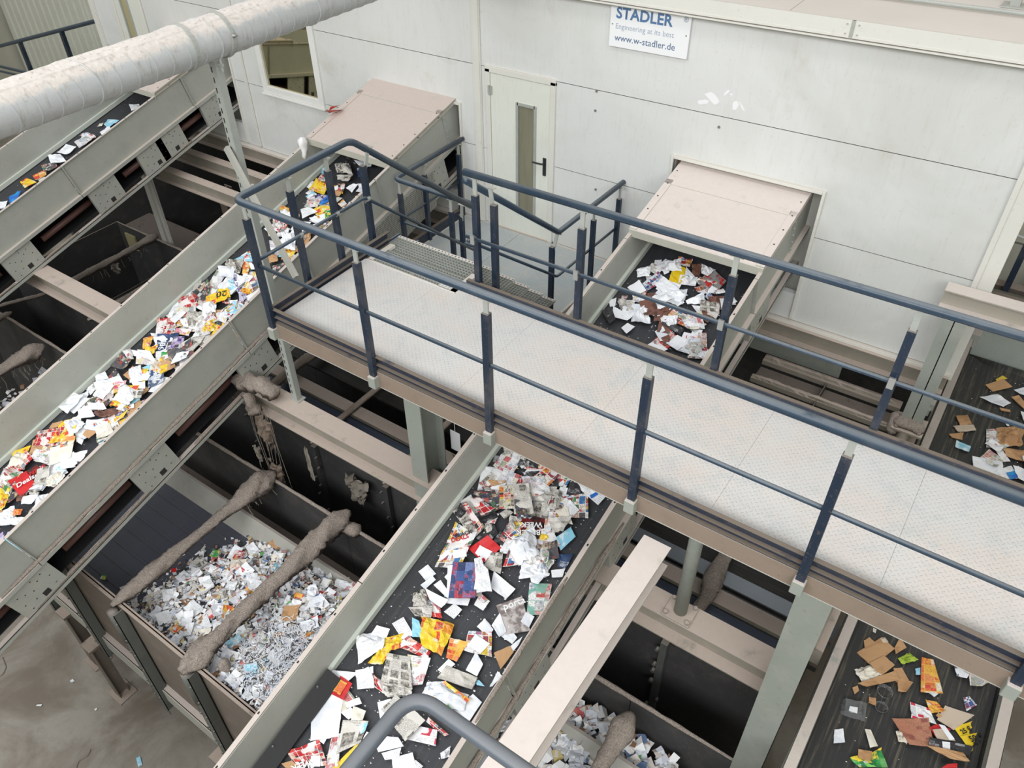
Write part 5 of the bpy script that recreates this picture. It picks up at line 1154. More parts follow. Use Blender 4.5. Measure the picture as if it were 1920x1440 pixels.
('C2','R',0.7,0.008,[-2.789,2.767,-2.696,2.79,-2.563,2.667,-2.64,2.632],'crumpled black and orange wrapper on the central conveyor'),
('C2','W',0.3,0.0299,[-2.804,2.775,-2.597,2.792,-2.605,2.717,-2.718,2.722],''),
('C2','N',0.4,0.0299,[-2.823,2.581,-2.678,2.685,-2.63,2.608,-2.743,2.557],''),
('C2','L',0.2,0.0485,[-2.757,2.83,-2.735,2.889,-2.581,2.829,-2.616,2.804],''),
('C2','W',0.1,0.0607,[-2.751,3.012,-2.702,3.05,-2.553,2.836,-2.614,2.817],''),
('C2','BJ',0.03,0.0715,[-2.714,3.052,-2.548,3.145,-2.407,2.913,-2.579,2.814],'catalogue with dark blue cover and blue and red clothes photos'),
('C2','L',0.2,0.078,[-2.576,3.162,-2.541,3.203,-2.322,3.028,-2.408,2.958],''),
('C2','P',0.3,0.008,[-2.489,3.022,-2.434,3.064,-2.379,2.973,-2.442,2.942],''),
('C2','W',0.1,0.008,[-2.607,2.831,-2.456,2.903,-2.437,2.848,-2.617,2.773],''),
('C2','Y',0.55,0.008,[-2.684,2.577,-2.437,2.662,-2.384,2.426,-2.56,2.407],'large crumpled yellow bag in the middle of the central conveyor'),
('C2','L',0.1,0.008,[-2.83,2.497,-2.678,2.433,-2.731,2.363,-2.875,2.415],''),
('C2','C',0.5,0.008,[-2.759,2.533,-2.698,2.539,-2.594,2.463,-2.668,2.42],''),
('C2','R',0.5,0.008,[-2.685,2.4,-2.473,2.392,-2.465,2.34,-2.731,2.296],'crumpled red bag left of the large yellow bag'),
('C2','Y',0.6,0.008,[-2.851,2.293,-2.753,2.389,-2.706,2.292,-2.818,2.187],''),
('C2','Y',0.7,0.008,[-2.839,2.213,-2.765,2.257,-2.744,2.127,-2.845,2.076],''),
('C2','W',0.7,0.0262,[-3.051,2.173,-2.888,2.327,-2.816,2.215,-2.903,2.031],'large white plastic bag against the far skirt of the central conveyor'),
('C2','W',0.15,0.0547,[-2.955,2.318,-2.856,2.347,-2.835,2.282,-2.956,2.24],''),
('C2','N',0.06,0.008,[-2.743,2.203,-2.588,2.267,-2.432,2.113,-2.661,2.029],'folded newspaper with two grey photographs on the central conveyor'),
('C2','P',0.1,0.008,[-2.598,2.28,-2.438,2.347,-2.376,2.174,-2.449,2.121],''),
('C2','R',0.8,0.008,[-2.752,2.02,-2.651,2.017,-2.538,1.959,-2.676,1.956],''),
('C2','N',0.7,0.008,[-2.651,2.017,-2.437,2.119,-2.402,2.05,-2.538,1.959],''),
('C2','L',0.1,0.008,[-2.885,1.968,-2.797,2.059,-2.69,1.948,-2.79,1.879],''),
('C2','W',0.1,0.0182,[-2.821,2.038,-2.757,2.002,-2.8,1.912,-2.877,1.948],''),
('C2','O',0.2,0.008,[-2.385,2.558,-2.258,2.604,-2.245,2.448,-2.329,2.435],'small flyer with an orange cup picture on the central conveyor'),
('C2','F',0.15,0.008,[-2.285,2.683,-2.136,2.761,-2.033,2.616,-2.231,2.554],'multicoloured flyer with light blue edge near the near wall of the central conveyor'),
('C2','W',0.08,0.0208,[-2.223,2.683,-2.099,2.681,-2.113,2.588,-2.229,2.594],''),
('C2','W',0.1,0.008,[-2.241,2.83,-2.169,2.809,-2.16,2.738,-2.258,2.752],''),
('C2','W',0.15,0.008,[-2.146,2.576,-2.053,2.531,-2.04,2.443,-2.135,2.436],''),
('C2','W',0.1,0.008,[-2.307,2.42,-2.243,2.417,-2.273,2.321,-2.326,2.33],''),
('C2','NF',0.5,0.008,[-2.271,2.373,-2.032,2.425,-2.025,2.34,-2.28,2.276],'folded newspaper bowed up like a roof on the central conveyor'),
('C2','W',0.7,0.008,[-2.326,2.203,-2.226,2.273,-2.147,2.169,-2.321,2.117],''),
('C2','L',0.1,0.008,[-3.048,3.988,-2.877,4.057,-2.814,3.965,-2.969,3.897],''),
('C2','L',0.15,0.008,[-3.07,3.934,-3.027,3.969,-2.864,3.808,-2.975,3.748],''),
('C2','R',0.1,0.008,[-2.877,4.057,-2.805,4.043,-2.727,3.939,-2.77,3.902],''),
('C2','B',0.5,0.0188,[-2.938,3.874,-2.807,3.945,-2.81,3.87,-2.896,3.853],''),
('C2','W',0.15,0.0357,[-2.873,3.822,-2.784,3.913,-2.759,3.777,-2.826,3.775],''),
('C2','FD',0.3,0.0463,[-2.969,3.703,-2.796,3.811,-2.665,3.7,-2.754,3.595],''),
('C2','R',0.15,0.0702,[-2.949,3.609,-2.898,3.665,-2.716,3.638,-2.782,3.54],''),
('C2','N',0.15,0.008,[-3.047,3.48,-2.991,3.595,-2.723,3.492,-2.754,3.366],'bundle of tan magazines under the walkway at the far skirt'),
('C2','R',0.1,0.078,[-2.987,3.539,-2.956,3.563,-2.714,3.455,-2.72,3.398],''),
('C2','FY',0.1,0.0702,[-2.787,3.839,-2.675,3.913,-2.557,3.739,-2.674,3.675],''),
('C2','N',0.2,0.078,[-2.682,3.903,-2.58,3.972,-2.393,3.767,-2.527,3.694],''),
('C2','FD',0.2,0.078,[-2.588,3.784,-2.453,3.858,-2.367,3.727,-2.481,3.664],''),
('C2','N',0.12,0.008,[-2.547,4.065,-2.38,4.126,-2.289,3.827,-2.409,3.802],''),
('C2','DR',0.12,0.008,[-2.47,3.727,-2.308,3.817,-2.246,3.623,-2.409,3.585],'dark red leaflet printed BLACK WEEK upside down, under the walkway'),
('C2','Y',0.4,0.008,[-2.272,3.701,-2.159,3.724,-2.184,3.644,-2.256,3.617],''),
('C2','F',0.15,0.008,[-2.351,3.986,-2.108,4.175,-1.996,3.988,-2.285,3.842],''),
('C2','L',0.05,0.0237,[-2.193,4.052,-2.087,4.013,-2.1,3.932,-2.206,3.969],''),
('C2','CR',0.1,0.032,[-2.245,3.9,-2.179,3.977,-2.061,3.866,-2.129,3.855],''),
('C2','P',0.6,0.008,[-2.321,3.878,-2.216,3.894,-2.134,3.764,-2.25,3.727],''),
('C2','N',0.5,0.0418,[-2.241,3.812,-2.097,3.905,-2.086,3.765,-2.169,3.718],''),
('C2','L',0.2,0.008,[-2.235,4.29,-1.959,4.297,-1.979,4.147,-2.252,4.224],'white printed letter sheets with a blue mark beneath the walkway edge'),
('C2','BL',0.1,0.0236,[-2.029,4.253,-2.018,4.217,-2.044,4.161,-2.069,4.182],''),
('C2','D',0.2,0.008,[-2.295,4.229,-2.259,4.277,-2.13,4.148,-2.258,4.107],''),
('C2','L',0.2,0.008,[-2.34,4.134,-2.275,4.155,-2.223,4.07,-2.316,4.033],''),
('C2','W',0.1,0.008,[-2.433,4.242,-2.34,4.219,-2.336,4.15,-2.448,4.118],''),
('C2','V',0.4,0.008,[-2.536,4.172,-2.437,4.226,-2.445,4.134,-2.558,4.103],''),
('C2','D',0.6,0.008,[-2.701,4.114,-2.607,4.178,-2.579,4.135,-2.725,4.027],''),
('C2','G',0.5,0.008,[-2.908,4.093,-2.83,4.142,-2.783,4.114,-2.865,4.071],''),
('C2','D',0.15,0.008,[-3.066,4.115,-2.943,4.164,-2.914,4.06,-3.024,4.016],''),
('C2','N',0.6,0.008,[-3.026,4.243,-2.893,4.298,-2.863,4.192,-2.961,4.17],''),
('C2','N',0.7,0.008,[-2.862,4.253,-2.734,4.29,-2.696,4.19,-2.76,4.141],''),
('C2','Y',0.4,0.008,[-2.717,4.284,-2.686,4.3,-2.643,4.233,-2.663,4.223],''),
('C2','PK',0.6,0.008,[-2.672,4.278,-2.576,4.299,-2.551,4.238,-2.621,4.2],''),
('C2','P',0.7,0.008,[-2.555,4.265,-2.461,4.286,-2.453,4.231,-2.533,4.189],''),
('C2','F',0.3,0.008,[-2.953,3.392,-2.812,3.388,-2.805,3.231,-2.918,3.235],''),
('C2','F',0.15,0.0264,[-2.902,3.216,-2.741,3.386,-2.68,3.065,-2.855,2.992],'flyer printed BLACK DEALS at the far skirt of the central conveyor'),
('C2','W',0.1,0.0421,[-2.807,3.164,-2.728,3.221,-2.683,3.175,-2.766,3.109],''),
('C2','RS',0.1,0.008,[-2.635,3.426,-2.488,3.395,-2.533,3.226,-2.708,3.265],'dark red folder half under a white card on the central conveyor'),
('C2','W',0.05,0.0191,[-2.64,3.321,-2.525,3.327,-2.523,3.23,-2.637,3.251],''),
('C2','L',0.08,0.008,[-2.533,3.489,-2.475,3.529,-2.378,3.405,-2.46,3.365],''),
('C2','F',0.2,0.008,[-2.411,3.464,-2.333,3.521,-2.233,3.371,-2.365,3.283],''),
('C2','N',0.15,0.008,[-2.516,3.314,-2.443,3.368,-2.355,3.213,-2.507,3.19],''),
('C2','W',0.1,0.008,[-2.336,3.467,-2.221,3.623,-2.166,3.576,-2.193,3.463],''),
('C2','FD',0.15,0.0192,[-2.205,3.558,-2.1,3.669,-2.004,3.555,-2.15,3.435],'flyer with a dark grid of products near the near wall, under the walkway'),
('C2','W',0.9,0.008,[-2.239,3.38,-2.075,3.473,-1.998,3.391,-2.184,3.26],''),
('C2','W',0.3,0.0311,[-2.1,3.291,-2.014,3.377,-2.024,3.279,-2.077,3.267],''),
('C2','BD',0.3,0.008,[-2.022,3.585,-1.922,3.642,-1.907,3.518,-1.972,3.506],''),
('C2','C',0.15,0.008,[-2.061,3.838,-1.989,3.792,-2.026,3.641,-2.118,3.708],'small colourful card with light blue drawing on the dark belt'),
('C2','W',0.1,0.008,[-1.994,3.443,-1.913,3.508,-1.894,3.438,-1.96,3.4],''),
('C2','GF',0.1,0.008,[-2.082,3.256,-1.934,3.329,-1.846,3.115,-1.967,3.044],'teal-framed flyer of product boxes by the near wall of the central conveyor'),
('C2','L',0.3,0.078,[-2.542,3.169,-2.433,3.143,-2.306,3.017,-2.435,2.967],''),
('C2','PD',0.04,0.008,[-2.206,2.968,-2.082,3.12,-1.895,2.941,-2.028,2.83],'magazine titled porta with a brown room photo, by the near wall'),
('C2','W',0.08,0.0169,[-2.241,2.823,-2.137,2.793,-2.135,2.741,-2.239,2.758],''),
('C2','W',0.3,0.0171,[-2.153,2.917,-2.039,2.834,-2.058,2.774,-2.156,2.815],''),
('C2','W',0.06,0.008,[-2.037,2.874,-1.942,2.84,-1.945,2.782,-2.053,2.791],''),
('C2','W',0.06,0.0171,[-1.98,3.038,-1.91,3.041,-1.901,2.956,-1.976,2.961],''),
('C2','B',0.2,0.008,[-1.947,2.749,-1.9,2.729,-1.909,2.583,-2.016,2.652],'brown cardboard piece at the near wall of the central conveyor'),
('C2','W',0.08,0.008,[-2.398,3.192,-2.179,3.159,-2.194,3.06,-2.348,3.075],''),
('C2','W',0.2,0.008,[-1.939,2.762,-1.905,2.862,-1.895,2.796,-1.906,2.725],''),
('C2','W',0.1,0.008,[-1.92,2.545,-1.901,2.541,-1.892,2.451,-1.907,2.43],''),
('C2','W',0.25,0.008,[-3.07,1.861,-2.877,1.951,-2.939,1.734,-3.065,1.658],''),
('C2','RS',0.04,0.029,[-2.962,1.862,-2.852,1.867,-2.834,1.75,-2.943,1.734],'red-framed picture card on the big white papers, bottom centre'),
('C2','O',0.3,0.0372,[-2.936,1.841,-2.884,1.847,-2.871,1.759,-2.935,1.752],''),
('C2','W',0.08,0.008,[-3.056,1.649,-2.867,1.767,-2.706,1.538,-2.857,1.411],'largest plain white sheet on the central conveyor, lower left part'),
('C2','W',0.15,0.008,[-2.806,1.744,-2.741,1.826,-2.696,1.804,-2.765,1.727],''),
('C2','CR',0.15,0.008,[-2.851,1.745,-2.805,1.752,-2.763,1.715,-2.795,1.674],''),
('C2','W',0.2,0.008,[-2.786,1.673,-2.748,1.737,-2.68,1.737,-2.704,1.668],''),
('C2','CR',0.3,0.0189,[-2.725,1.752,-2.624,1.773,-2.601,1.698,-2.667,1.658],''),
('C2','N',0.2,0.008,[-2.716,1.633,-2.558,1.723,-2.515,1.589,-2.616,1.448],''),
('C2','C',0.2,0.0248,[-2.551,1.719,-2.533,1.669,-2.545,1.635,-2.594,1.672],''),
('C2','R',0.2,0.008,[-2.948,1.241,-2.806,1.422,-2.639,1.335,-2.819,1.217],'red flyer printed BLACK WEEK at the bottom edge of the picture'),
('C2','W',0.03,0.0241,[-2.768,1.313,-2.711,1.348,-2.669,1.299,-2.723,1.266],''),
('C2','B',0.3,0.008,[-2.93,1.16,-2.857,1.239,-2.791,1.215,-2.864,1.156],''),
('C2','P',0.7,0.008,[-2.717,1.484,-2.686,1.544,-2.559,1.386,-2.629,1.316],''),
('C2','Y',0.1,0.008,[-2.521,1.585,-2.436,1.507,-2.448,1.391,-2.576,1.349],'yellow food flyer under the handrail at the bottom edge'),
('C2','W',0.1,0.008,[-2.517,1.667,-2.428,1.689,-2.441,1.523,-2.504,1.557],''),
('C2','W',0.1,0.008,[-2.579,1.875,-2.511,1.944,-2.393,1.831,-2.424,1.752],''),
('C2','N',0.2,0.0187,[-2.515,1.881,-2.473,1.989,-2.373,1.96,-2.378,1.835],''),
('C2','N',0.15,0.0322,[-2.47,1.981,-2.194,1.958,-2.225,1.782,-2.502,1.855],''),
('C2','LR',0.04,0.008,[-2.184,1.917,-2.073,1.96,-2.022,1.875,-2.247,1.794],'white order slip with pink corners right of the handrail bend'),
('C2','R',0.1,0.008,[-2.17,2.002,-1.986,1.988,-2.003,1.965,-2.166,1.97],''),
('C2','W',0.8,0.0254,[-2.336,2.19,-2.252,2.24,-2.233,2.11,-2.307,2.1],''),
('C2','W',0.7,0.0254,[-2.271,2.211,-2.018,2.276,-1.983,2.175,-2.21,2.081],'large white bag with coloured print near the near wall, bottom centre'),
('C2','Y',0.2,0.0528,[-2.205,2.262,-1.982,2.256,-1.982,2.23,-2.21,2.241],''),
('C2','Y',0.3,0.0528,[-2.255,2.064,-2.212,2.125,-1.998,2.067,-2.067,2.067],''),
('C2','G',0.3,0.0528,[-2.111,2.125,-2.091,2.138,-1.956,2.109,-1.963,2.071],''),
('C2','W',0.15,0.008,[-1.98,2.304,-1.901,2.295,-1.901,2.141,-2.038,2.143],''),
('C2','W',0.1,0.017,[-2.297,2.419,-2.242,2.415,-2.27,2.316,-2.324,2.32],''),
('C2','W',0.1,0.008,[-2.461,1.679,-2.294,1.764,-2.224,1.741,-2.35,1.622],''),
('C2','L',0.1,0.0189,[-2.316,1.621,-2.225,1.719,-2.198,1.661,-2.269,1.601],''),
('C2','W',0.12,0.008,[-2.231,1.638,-2.133,1.74,-2.041,1.675,-2.179,1.589],''),
('C2','W',0.8,0.008,[-1.916,1.928,-1.883,1.871,-1.92,1.831,-1.948,1.855],''),
('C2','W',0.1,0.0167,[-1.905,2.544,-1.874,2.527,-1.89,2.437,-1.908,2.435],''),
('C2','C',0.3,0.008,[-2.024,2.406,-2.006,2.421,-1.947,2.408,-1.999,2.385],''),
('C2','W',0.1,0.008,[-2.906,6.95,-2.853,6.989,-2.794,6.866,-2.855,6.831],''),
('C2','W',0.1,0.008,[-2.812,6.92,-2.785,6.956,-2.698,6.862,-2.73,6.817],''),
('C2','YS',0.3,0.008,[-2.685,6.969,-2.544,6.962,-2.517,6.745,-2.635,6.752],'yellow wrapper in front of the right hood'),
('C2','F',0.5,0.008,[-2.693,7.083,-2.564,7.124,-2.54,7.01,-2.659,7.004],''),
('C2','W',0.2,0.0287,[-2.552,6.962,-2.425,6.881,-2.459,6.775,-2.502,6.816],''),
('C2','BR',0.5,0.008,[-2.526,7.047,-2.436,7.087,-2.389,6.923,-2.448,6.912],''),
('C2','W',0.7,0.0277,[-2.434,7.077,-2.274,7.056,-2.309,6.949,-2.379,6.963],''),
('C2','GY',0.12,0.008,[-2.305,7.06,-2.124,6.967,-2.15,6.778,-2.355,6.863],'grey newspaper with red squares in front of the right hood'),
('C2','W',0.6,0.008,[-3.013,6.753,-2.911,6.861,-2.862,6.727,-2.956,6.669],''),
('C2','BF',0.12,0.008,[-2.8,6.801,-2.682,6.746,-2.784,6.518,-2.866,6.587],'blue flyer at the far skirt in front of the right hood'),
('C2','W',0.12,0.008,[-2.65,6.685,-2.508,6.749,-2.493,6.548,-2.673,6.539],'large blank white sheet in the middle, before the right hood'),
('C2','F',0.3,0.008,[-2.352,6.76,-2.294,6.816,-2.205,6.738,-2.303,6.723],''),
('C2','W',0.7,0.008,[-2.353,6.568,-2.251,6.747,-2.182,6.604,-2.319,6.54],''),
('C2','BF',0.2,0.008,[-2.208,6.766,-2.071,6.698,-2.077,6.623,-2.205,6.695],''),
('C2','P',0.5,0.008,[-2.868,6.405,-2.778,6.506,-2.719,6.356,-2.829,6.334],''),
('C2','W',0.2,0.008,[-3.06,6.243,-3.017,6.307,-2.972,6.209,-3.011,6.177],''),
('C2','N',0.8,0.008,[-2.976,6.296,-2.829,6.334,-2.765,6.217,-2.886,6.176],''),
('C2','R',0.4,0.008,[-2.976,6.356,-2.922,6.381,-2.913,6.325,-2.952,6.292],''),
('C2','W',0.12,0.0301,[-2.958,6.16,-2.741,6.13,-2.76,6.064,-2.908,6.052],''),
('C2','W',0.8,0.008,[-2.763,6.233,-2.682,6.329,-2.544,6.15,-2.72,6.095],'white tissue heap behind the lower handrail, right hood belt'),
('C2','D',0.2,0.0422,[-3.032,6.052,-2.979,6.135,-2.865,6.015,-2.892,5.945],''),
('C2','W',0.08,0.008,[-2.739,6.05,-2.657,6.04,-2.686,5.935,-2.763,5.975],''),
('C2','R',0.06,0.008,[-2.347,6.158,-2.169,6.065,-2.278,5.885,-2.401,5.94],"red product flyer next to the walkway's far rail"),
('C2','W',0.06,0.0182,[-2.398,6.143,-2.274,6.044,-2.338,5.979,-2.435,6.063],''),
('C2','F',0.15,0.008,[-2.389,6.407,-2.057,6.365,-2.104,6.232,-2.425,6.29],''),
('C2','D',0.3,0.0236,[-2.433,6.24,-2.215,6.203,-2.207,6.124,-2.416,6.177],''),
('C2','W',0.04,0.008,[-2.179,6.176,-2.028,6.2,-2.016,5.971,-2.154,5.964],'white envelope with a red box by the near wall, behind the walkway rail'),
('C2','RS',0,0.0168,[-2.141,6.149,-2.044,6.169,-2.039,6.128,-2.122,6.111],''),
('C2','F',0.08,0.0168,[-2.049,6.221,-1.99,6.256,-1.895,6.066,-1.997,6.03],''),
('C2','F',0.1,0.008,[-2.019,6.016,-1.897,6.075,-1.891,5.96,-2.009,5.916],''),
('C2','P',0.2,0.008,[-2.258,6.525,-2.058,6.604,-1.984,6.511,-2.14,6.452],''),
('C2','L',0.2,0.008,[-2.071,6.741,-2.019,6.751,-1.944,6.6,-1.977,6.584],''),
('C2','W',0.2,0.0182,[-2.432,5.859,-2.399,5.916,-2.233,5.915,-2.266,5.859],''),
('C3','Y',0.2,0.01,[-11.916,4.607,-11.917,4.702,-11.667,4.704,-11.727,4.555],''),
('C3','O',0.2,0.01,[-11.853,4.79,-11.781,4.946,-11.637,4.874,-11.727,4.743],''),
('C3','FD',0.3,0.01,[-11.92,4.991,-11.782,5.141,-11.637,5.066,-11.751,4.926],''),
('C3','W',0.3,0.01,[-12.012,5.186,-11.899,5.295,-11.599,5.21,-11.82,5.094],''),
('C3','W',0.2,0.01,[-11.954,5.308,-12.004,5.492,-11.776,5.508,-11.76,5.347],''),
('C3','R',0.5,0.01,[-11.943,5.753,-11.785,5.845,-11.644,5.793,-11.738,5.657],'red wrapper on the far left conveyor'),
('C3','P',0.5,0.0375,[-11.849,5.572,-11.811,5.722,-11.6,5.697,-11.654,5.509],''),
('C3','C',0.2,0.01,[-11.794,6.085,-11.875,6.198,-11.652,6.241,-11.683,6.055],''),
('C3','W',0.3,0.01,[-11.73,5.934,-11.691,6.087,-11.605,6.048,-11.621,5.904],''),
('C3','W',0.1,0.01,[-11.834,6.608,-11.692,6.675,-11.588,6.62,-11.668,6.52],''),
('C3','BL',0.4,0.01,[-11.772,4.32,-11.704,4.471,-11.564,4.312,-11.645,4.249],'bright blue crumpled wrapper at the left edge on the far left conveyor'),
('C3','W',0.2,0.01,[-11.822,4.178,-11.73,4.246,-11.616,4.14,-11.678,4.1],''),
('C4','B',0.05,0.004,[0.307,4.7,0.426,4.945,0.531,4.895,0.434,4.654],'largest flat cardboard sheet at the upper left of the right-hand belt'),
('C4','B',0.06,0.0135,[0.416,4.65,0.49,4.775,0.574,4.738,0.511,4.577],''),
('C4','B',0.2,0.0135,[0.312,4.827,0.34,4.886,0.391,4.859,0.339,4.769],''),
('C4','B',0.2,0.004,[0.542,4.917,0.553,5.041,0.615,4.968,0.564,4.872],''),
('C4','CR',0.9,0.004,[0.333,4.517,0.417,4.619,0.507,4.581,0.425,4.437],'cream crumpled paper bowl on the right-hand belt'),
('C4','B',0.1,0.0237,[0.396,4.41,0.589,4.668,0.635,4.613,0.455,4.424],''),
('C4','B',0.15,0.004,[0.589,4.711,0.637,4.751,0.707,4.677,0.631,4.609],''),
('C4','B',0.15,0.004,[0.634,4.64,0.74,4.671,0.717,4.556,0.67,4.538],''),
('C4','LG',0.8,0.004,[0.595,4.833,0.655,4.935,0.725,4.909,0.635,4.802],'lime green crumpled cloth nearest the flat cardboard'),
('C4','C',0.4,0.004,[0.732,4.811,0.761,4.845,0.775,4.783,0.749,4.764],''),
('C4','O',0.08,0.0157,[0.755,4.922,0.83,4.959,0.95,4.712,0.817,4.633],'orange and yellow food bag standing out on the right-hand belt'),
('C4','W',0.06,0.004,[0.886,4.746,0.943,4.715,0.913,4.646,0.853,4.666],''),
('C4','WD',0.4,0.004,[0.923,5.093,1.103,5.114,1.084,4.955,1.026,4.943],'white bag with black print under the walkway edge at right'),
('C4','LG',0.6,0.004,[1.106,5.101,1.238,5.092,1.262,5.009,1.152,5.017],'lime green cloth with dark folds under the walkway edge at right'),
('C4','P',0.15,0.0224,[1.1,4.997,1.228,5.001,1.199,4.945,1.128,4.903],''),
('C4','B',0.2,0.004,[0.36,4.349,0.386,4.388,0.407,4.353,0.389,4.306],''),
('C4','W',0.1,0.004,[0.352,3.909,0.4,3.955,0.439,3.86,0.378,3.811],'small white paper bag at the left of the right-hand belt'),
('C4','CR',0.05,0.004,[0.545,4.051,0.58,4.069,0.654,3.98,0.612,3.938],''),
('C4','BD2',0.12,0.004,[0.703,4.248,0.913,4.408,0.992,4.206,0.851,4.131],'reddish brown paper sack on the right-hand belt'),
('C4','LR',0.3,0.004,[0.777,4.474,0.9,4.506,0.971,4.409,0.814,4.365],''),
('C4','CR',0.8,0.004,[0.743,4.171,0.782,4.211,0.836,4.134,0.779,4.106],''),
('C4','BF',0.2,0.004,[1.108,4.761,1.144,4.8,1.201,4.758,1.15,4.668],''),
('C4','O',0.5,0.004,[0.867,4.564,0.938,4.601,1.008,4.555,0.925,4.483],''),
('C4','YS',0.05,0.004,[1.109,4.472,1.242,4.64,1.333,4.59,1.164,4.42],'yellow voucher sheet printed 25 euro, upper of two'),
('C4','YS',0.04,0.0128,[1.163,4.414,1.33,4.592,1.315,4.504,1.246,4.342],'yellow voucher sheet printed 50 euro, lower of two'),
('C4','PB',0.03,0.004,[1.01,4.606,1.193,4.649,1.1,4.453,0.987,4.469],'pale grey-brown cardboard sheet above the yellow vouchers'),
('C4','RS',0.2,0.004,[0.948,4.354,0.992,4.419,1.074,4.425,1.018,4.3],''),
('C4','PB',0.1,0.0152,[0.973,4.339,1.037,4.401,1.119,4.347,1.016,4.292],''),
('C4','W',0.1,0.0241,[1.001,4.406,1.036,4.422,1.114,4.356,1.088,4.329],''),
('C4','D',0.05,0.0241,[0.976,4.259,1.231,4.363,1.224,4.275,0.983,4.197],'black packaging strip with white labels on the right-hand belt'),
('C4','W',0,0.0332,[1.049,4.275,1.094,4.299,1.106,4.244,1.063,4.226],''),
('C4','B',0.3,0.0402,[0.966,4.167,1.184,4.262,1.23,4.214,1.117,4.166],''),
('C4','G',0.5,0.004,[0.52,3.757,0.685,3.939,0.751,3.838,0.597,3.738],'green and yellow printed bag at the bottom edge of the right-hand belt'),
('C4','Y',0.4,0.004,[0.647,3.912,0.683,3.971,0.696,3.898,0.667,3.861],''),
('C4','B',0.2,0.0273,[0.547,3.846,0.628,3.886,0.636,3.809,0.563,3.791],''),
('C4','RS',0.2,0.0619,[1.113,4.095,1.165,4.139,1.172,4.104,1.086,4.044],''),
('C4','B',0.15,0.004,[0.507,9.033,0.64,9.238,0.739,9.146,0.59,8.96],''),
('C4','Y',0.15,0.004,[0.575,9.209,0.627,9.318,0.674,9.29,0.594,9.179],''),
('C4','W',0.15,0.004,[0.497,8.744,0.641,8.91,0.776,8.834,0.725,8.732],'white folded sheet near the far end of the right-hand belt'),
('C4','W',0.2,0.004,[0.781,9.102,0.866,9.216,0.902,9.071,0.861,9.071],''),
('C4','B',0.15,0.004,[0.785,8.95,0.84,9.029,0.924,8.92,0.925,8.826],''),
('C4','B',0.1,0.004,[0.705,8.692,0.796,8.712,0.808,8.68,0.725,8.656],''),
('C4','B',0.3,0.004,[0.337,8.257,0.429,8.345,0.492,8.23,0.401,8.143],''),
('C4','PB',0.3,0.004,[0.352,8.085,0.508,8.216,0.549,8.141,0.412,8.023],''),
('C4','B',0.3,0.004,[0.339,7.923,0.452,8.024,0.462,7.906,0.372,7.894],''),
('C4','C',0.15,0.004,[0.426,7.857,0.559,7.848,0.559,7.751,0.44,7.755],'bright cyan wrapper on the right-hand belt behind the walkway'),
('C4','P',0.3,0.004,[0.655,8.212,0.748,8.287,0.788,7.979,0.703,7.946],''),
('C4','B',0.8,0.004,[0.75,8.276,0.954,8.465,0.991,8.141,0.803,8.038],"big crumpled brown paper behind the walkway's far rail at right"),
('C4','B',0.5,0.004,[0.849,7.996,1.061,8.092,1.087,7.92,0.916,7.898],''),
('C4','LR',0.2,0.004,[0.79,7.932,0.852,7.974,0.938,7.842,0.881,7.804],''),
('C4','W',0.08,0.004,[0.625,7.677,0.868,7.771,0.904,7.521,0.663,7.539],'large white sheet close behind the far handrail at the right'),
('C4','L',0.1,0.004,[0.861,7.628,0.962,7.766,1.058,7.626,0.904,7.521],''),
('C4','BL',0.1,0.0146,[0.944,7.627,1.006,7.703,1.053,7.634,0.992,7.558],''),
('C4','W',0.3,0.0239,[0.982,7.756,1.102,7.77,1.13,7.586,1.055,7.602],''),
]
KEYS = {
 '70%': ('printed 70%', [('70%', .86, .93, .11, 90, 'ink_white'), ('SPARE BIS ZU', .55, .93, .038, 90, 'ink_white')]),
 '90%': ('printed 90%', [('90%', .40, .95, .10, 90, 'ink_white'), ('BIS ZU', .62, .95, .045, 90, 'ink_white')]),
 'bwk1': ('BLACK WEEK upside down', [('BLACK', .97, .62, .068, 180, 'ink_white'), ('WEEK', .95, .30, .068, 180, 'ink_white')]),
 'bwk2': ('printed BLACK WEEK at', [('BLACK', .62, .80, .062, 180, 'ink_white'), ('WEEK', .62, .66, .062, 180, 'ink_white')]),
 'bd': ('printed BLACK DEALS', [('BLACK', .28, .03, .05, 0, 'ink_black'), ('DEALS', .22, .18, .055, 0, 'ink_red')]),
 'porta': ('titled porta', [('porta', .22, .23, .085, 0, 'ink_white')]),
 '20': ('upside-down 20', [('20', .88, .30, .13, 180, 'ink_black')]),
 '25': ('printed 25 euro', [('25 €', .10, .80, .05, 4, 'ink_black')]),
 '50': ('printed 50 euro', [('50 €', .22, .55, .062, 4, 'ink_black'), ('für 250.-', .28, .84, .032, 4, 'ink_black')]),
 'deals': ('white script lettering', [('Deals', .14, .60, .085, 0, 'ink_white')]),
 'red': ('black magazine cover with red lettering', [('NEUE', .10, .52, .07, 0, 'ink_red')]),
}
for (b, kind, cr, off, q, lab) in ITEMS:
    res = sheet(b, kind, cr, off, q, lab)
    for k, (pat, items) in KEYS.items():
        if lab and pat in lab: write(res, items)
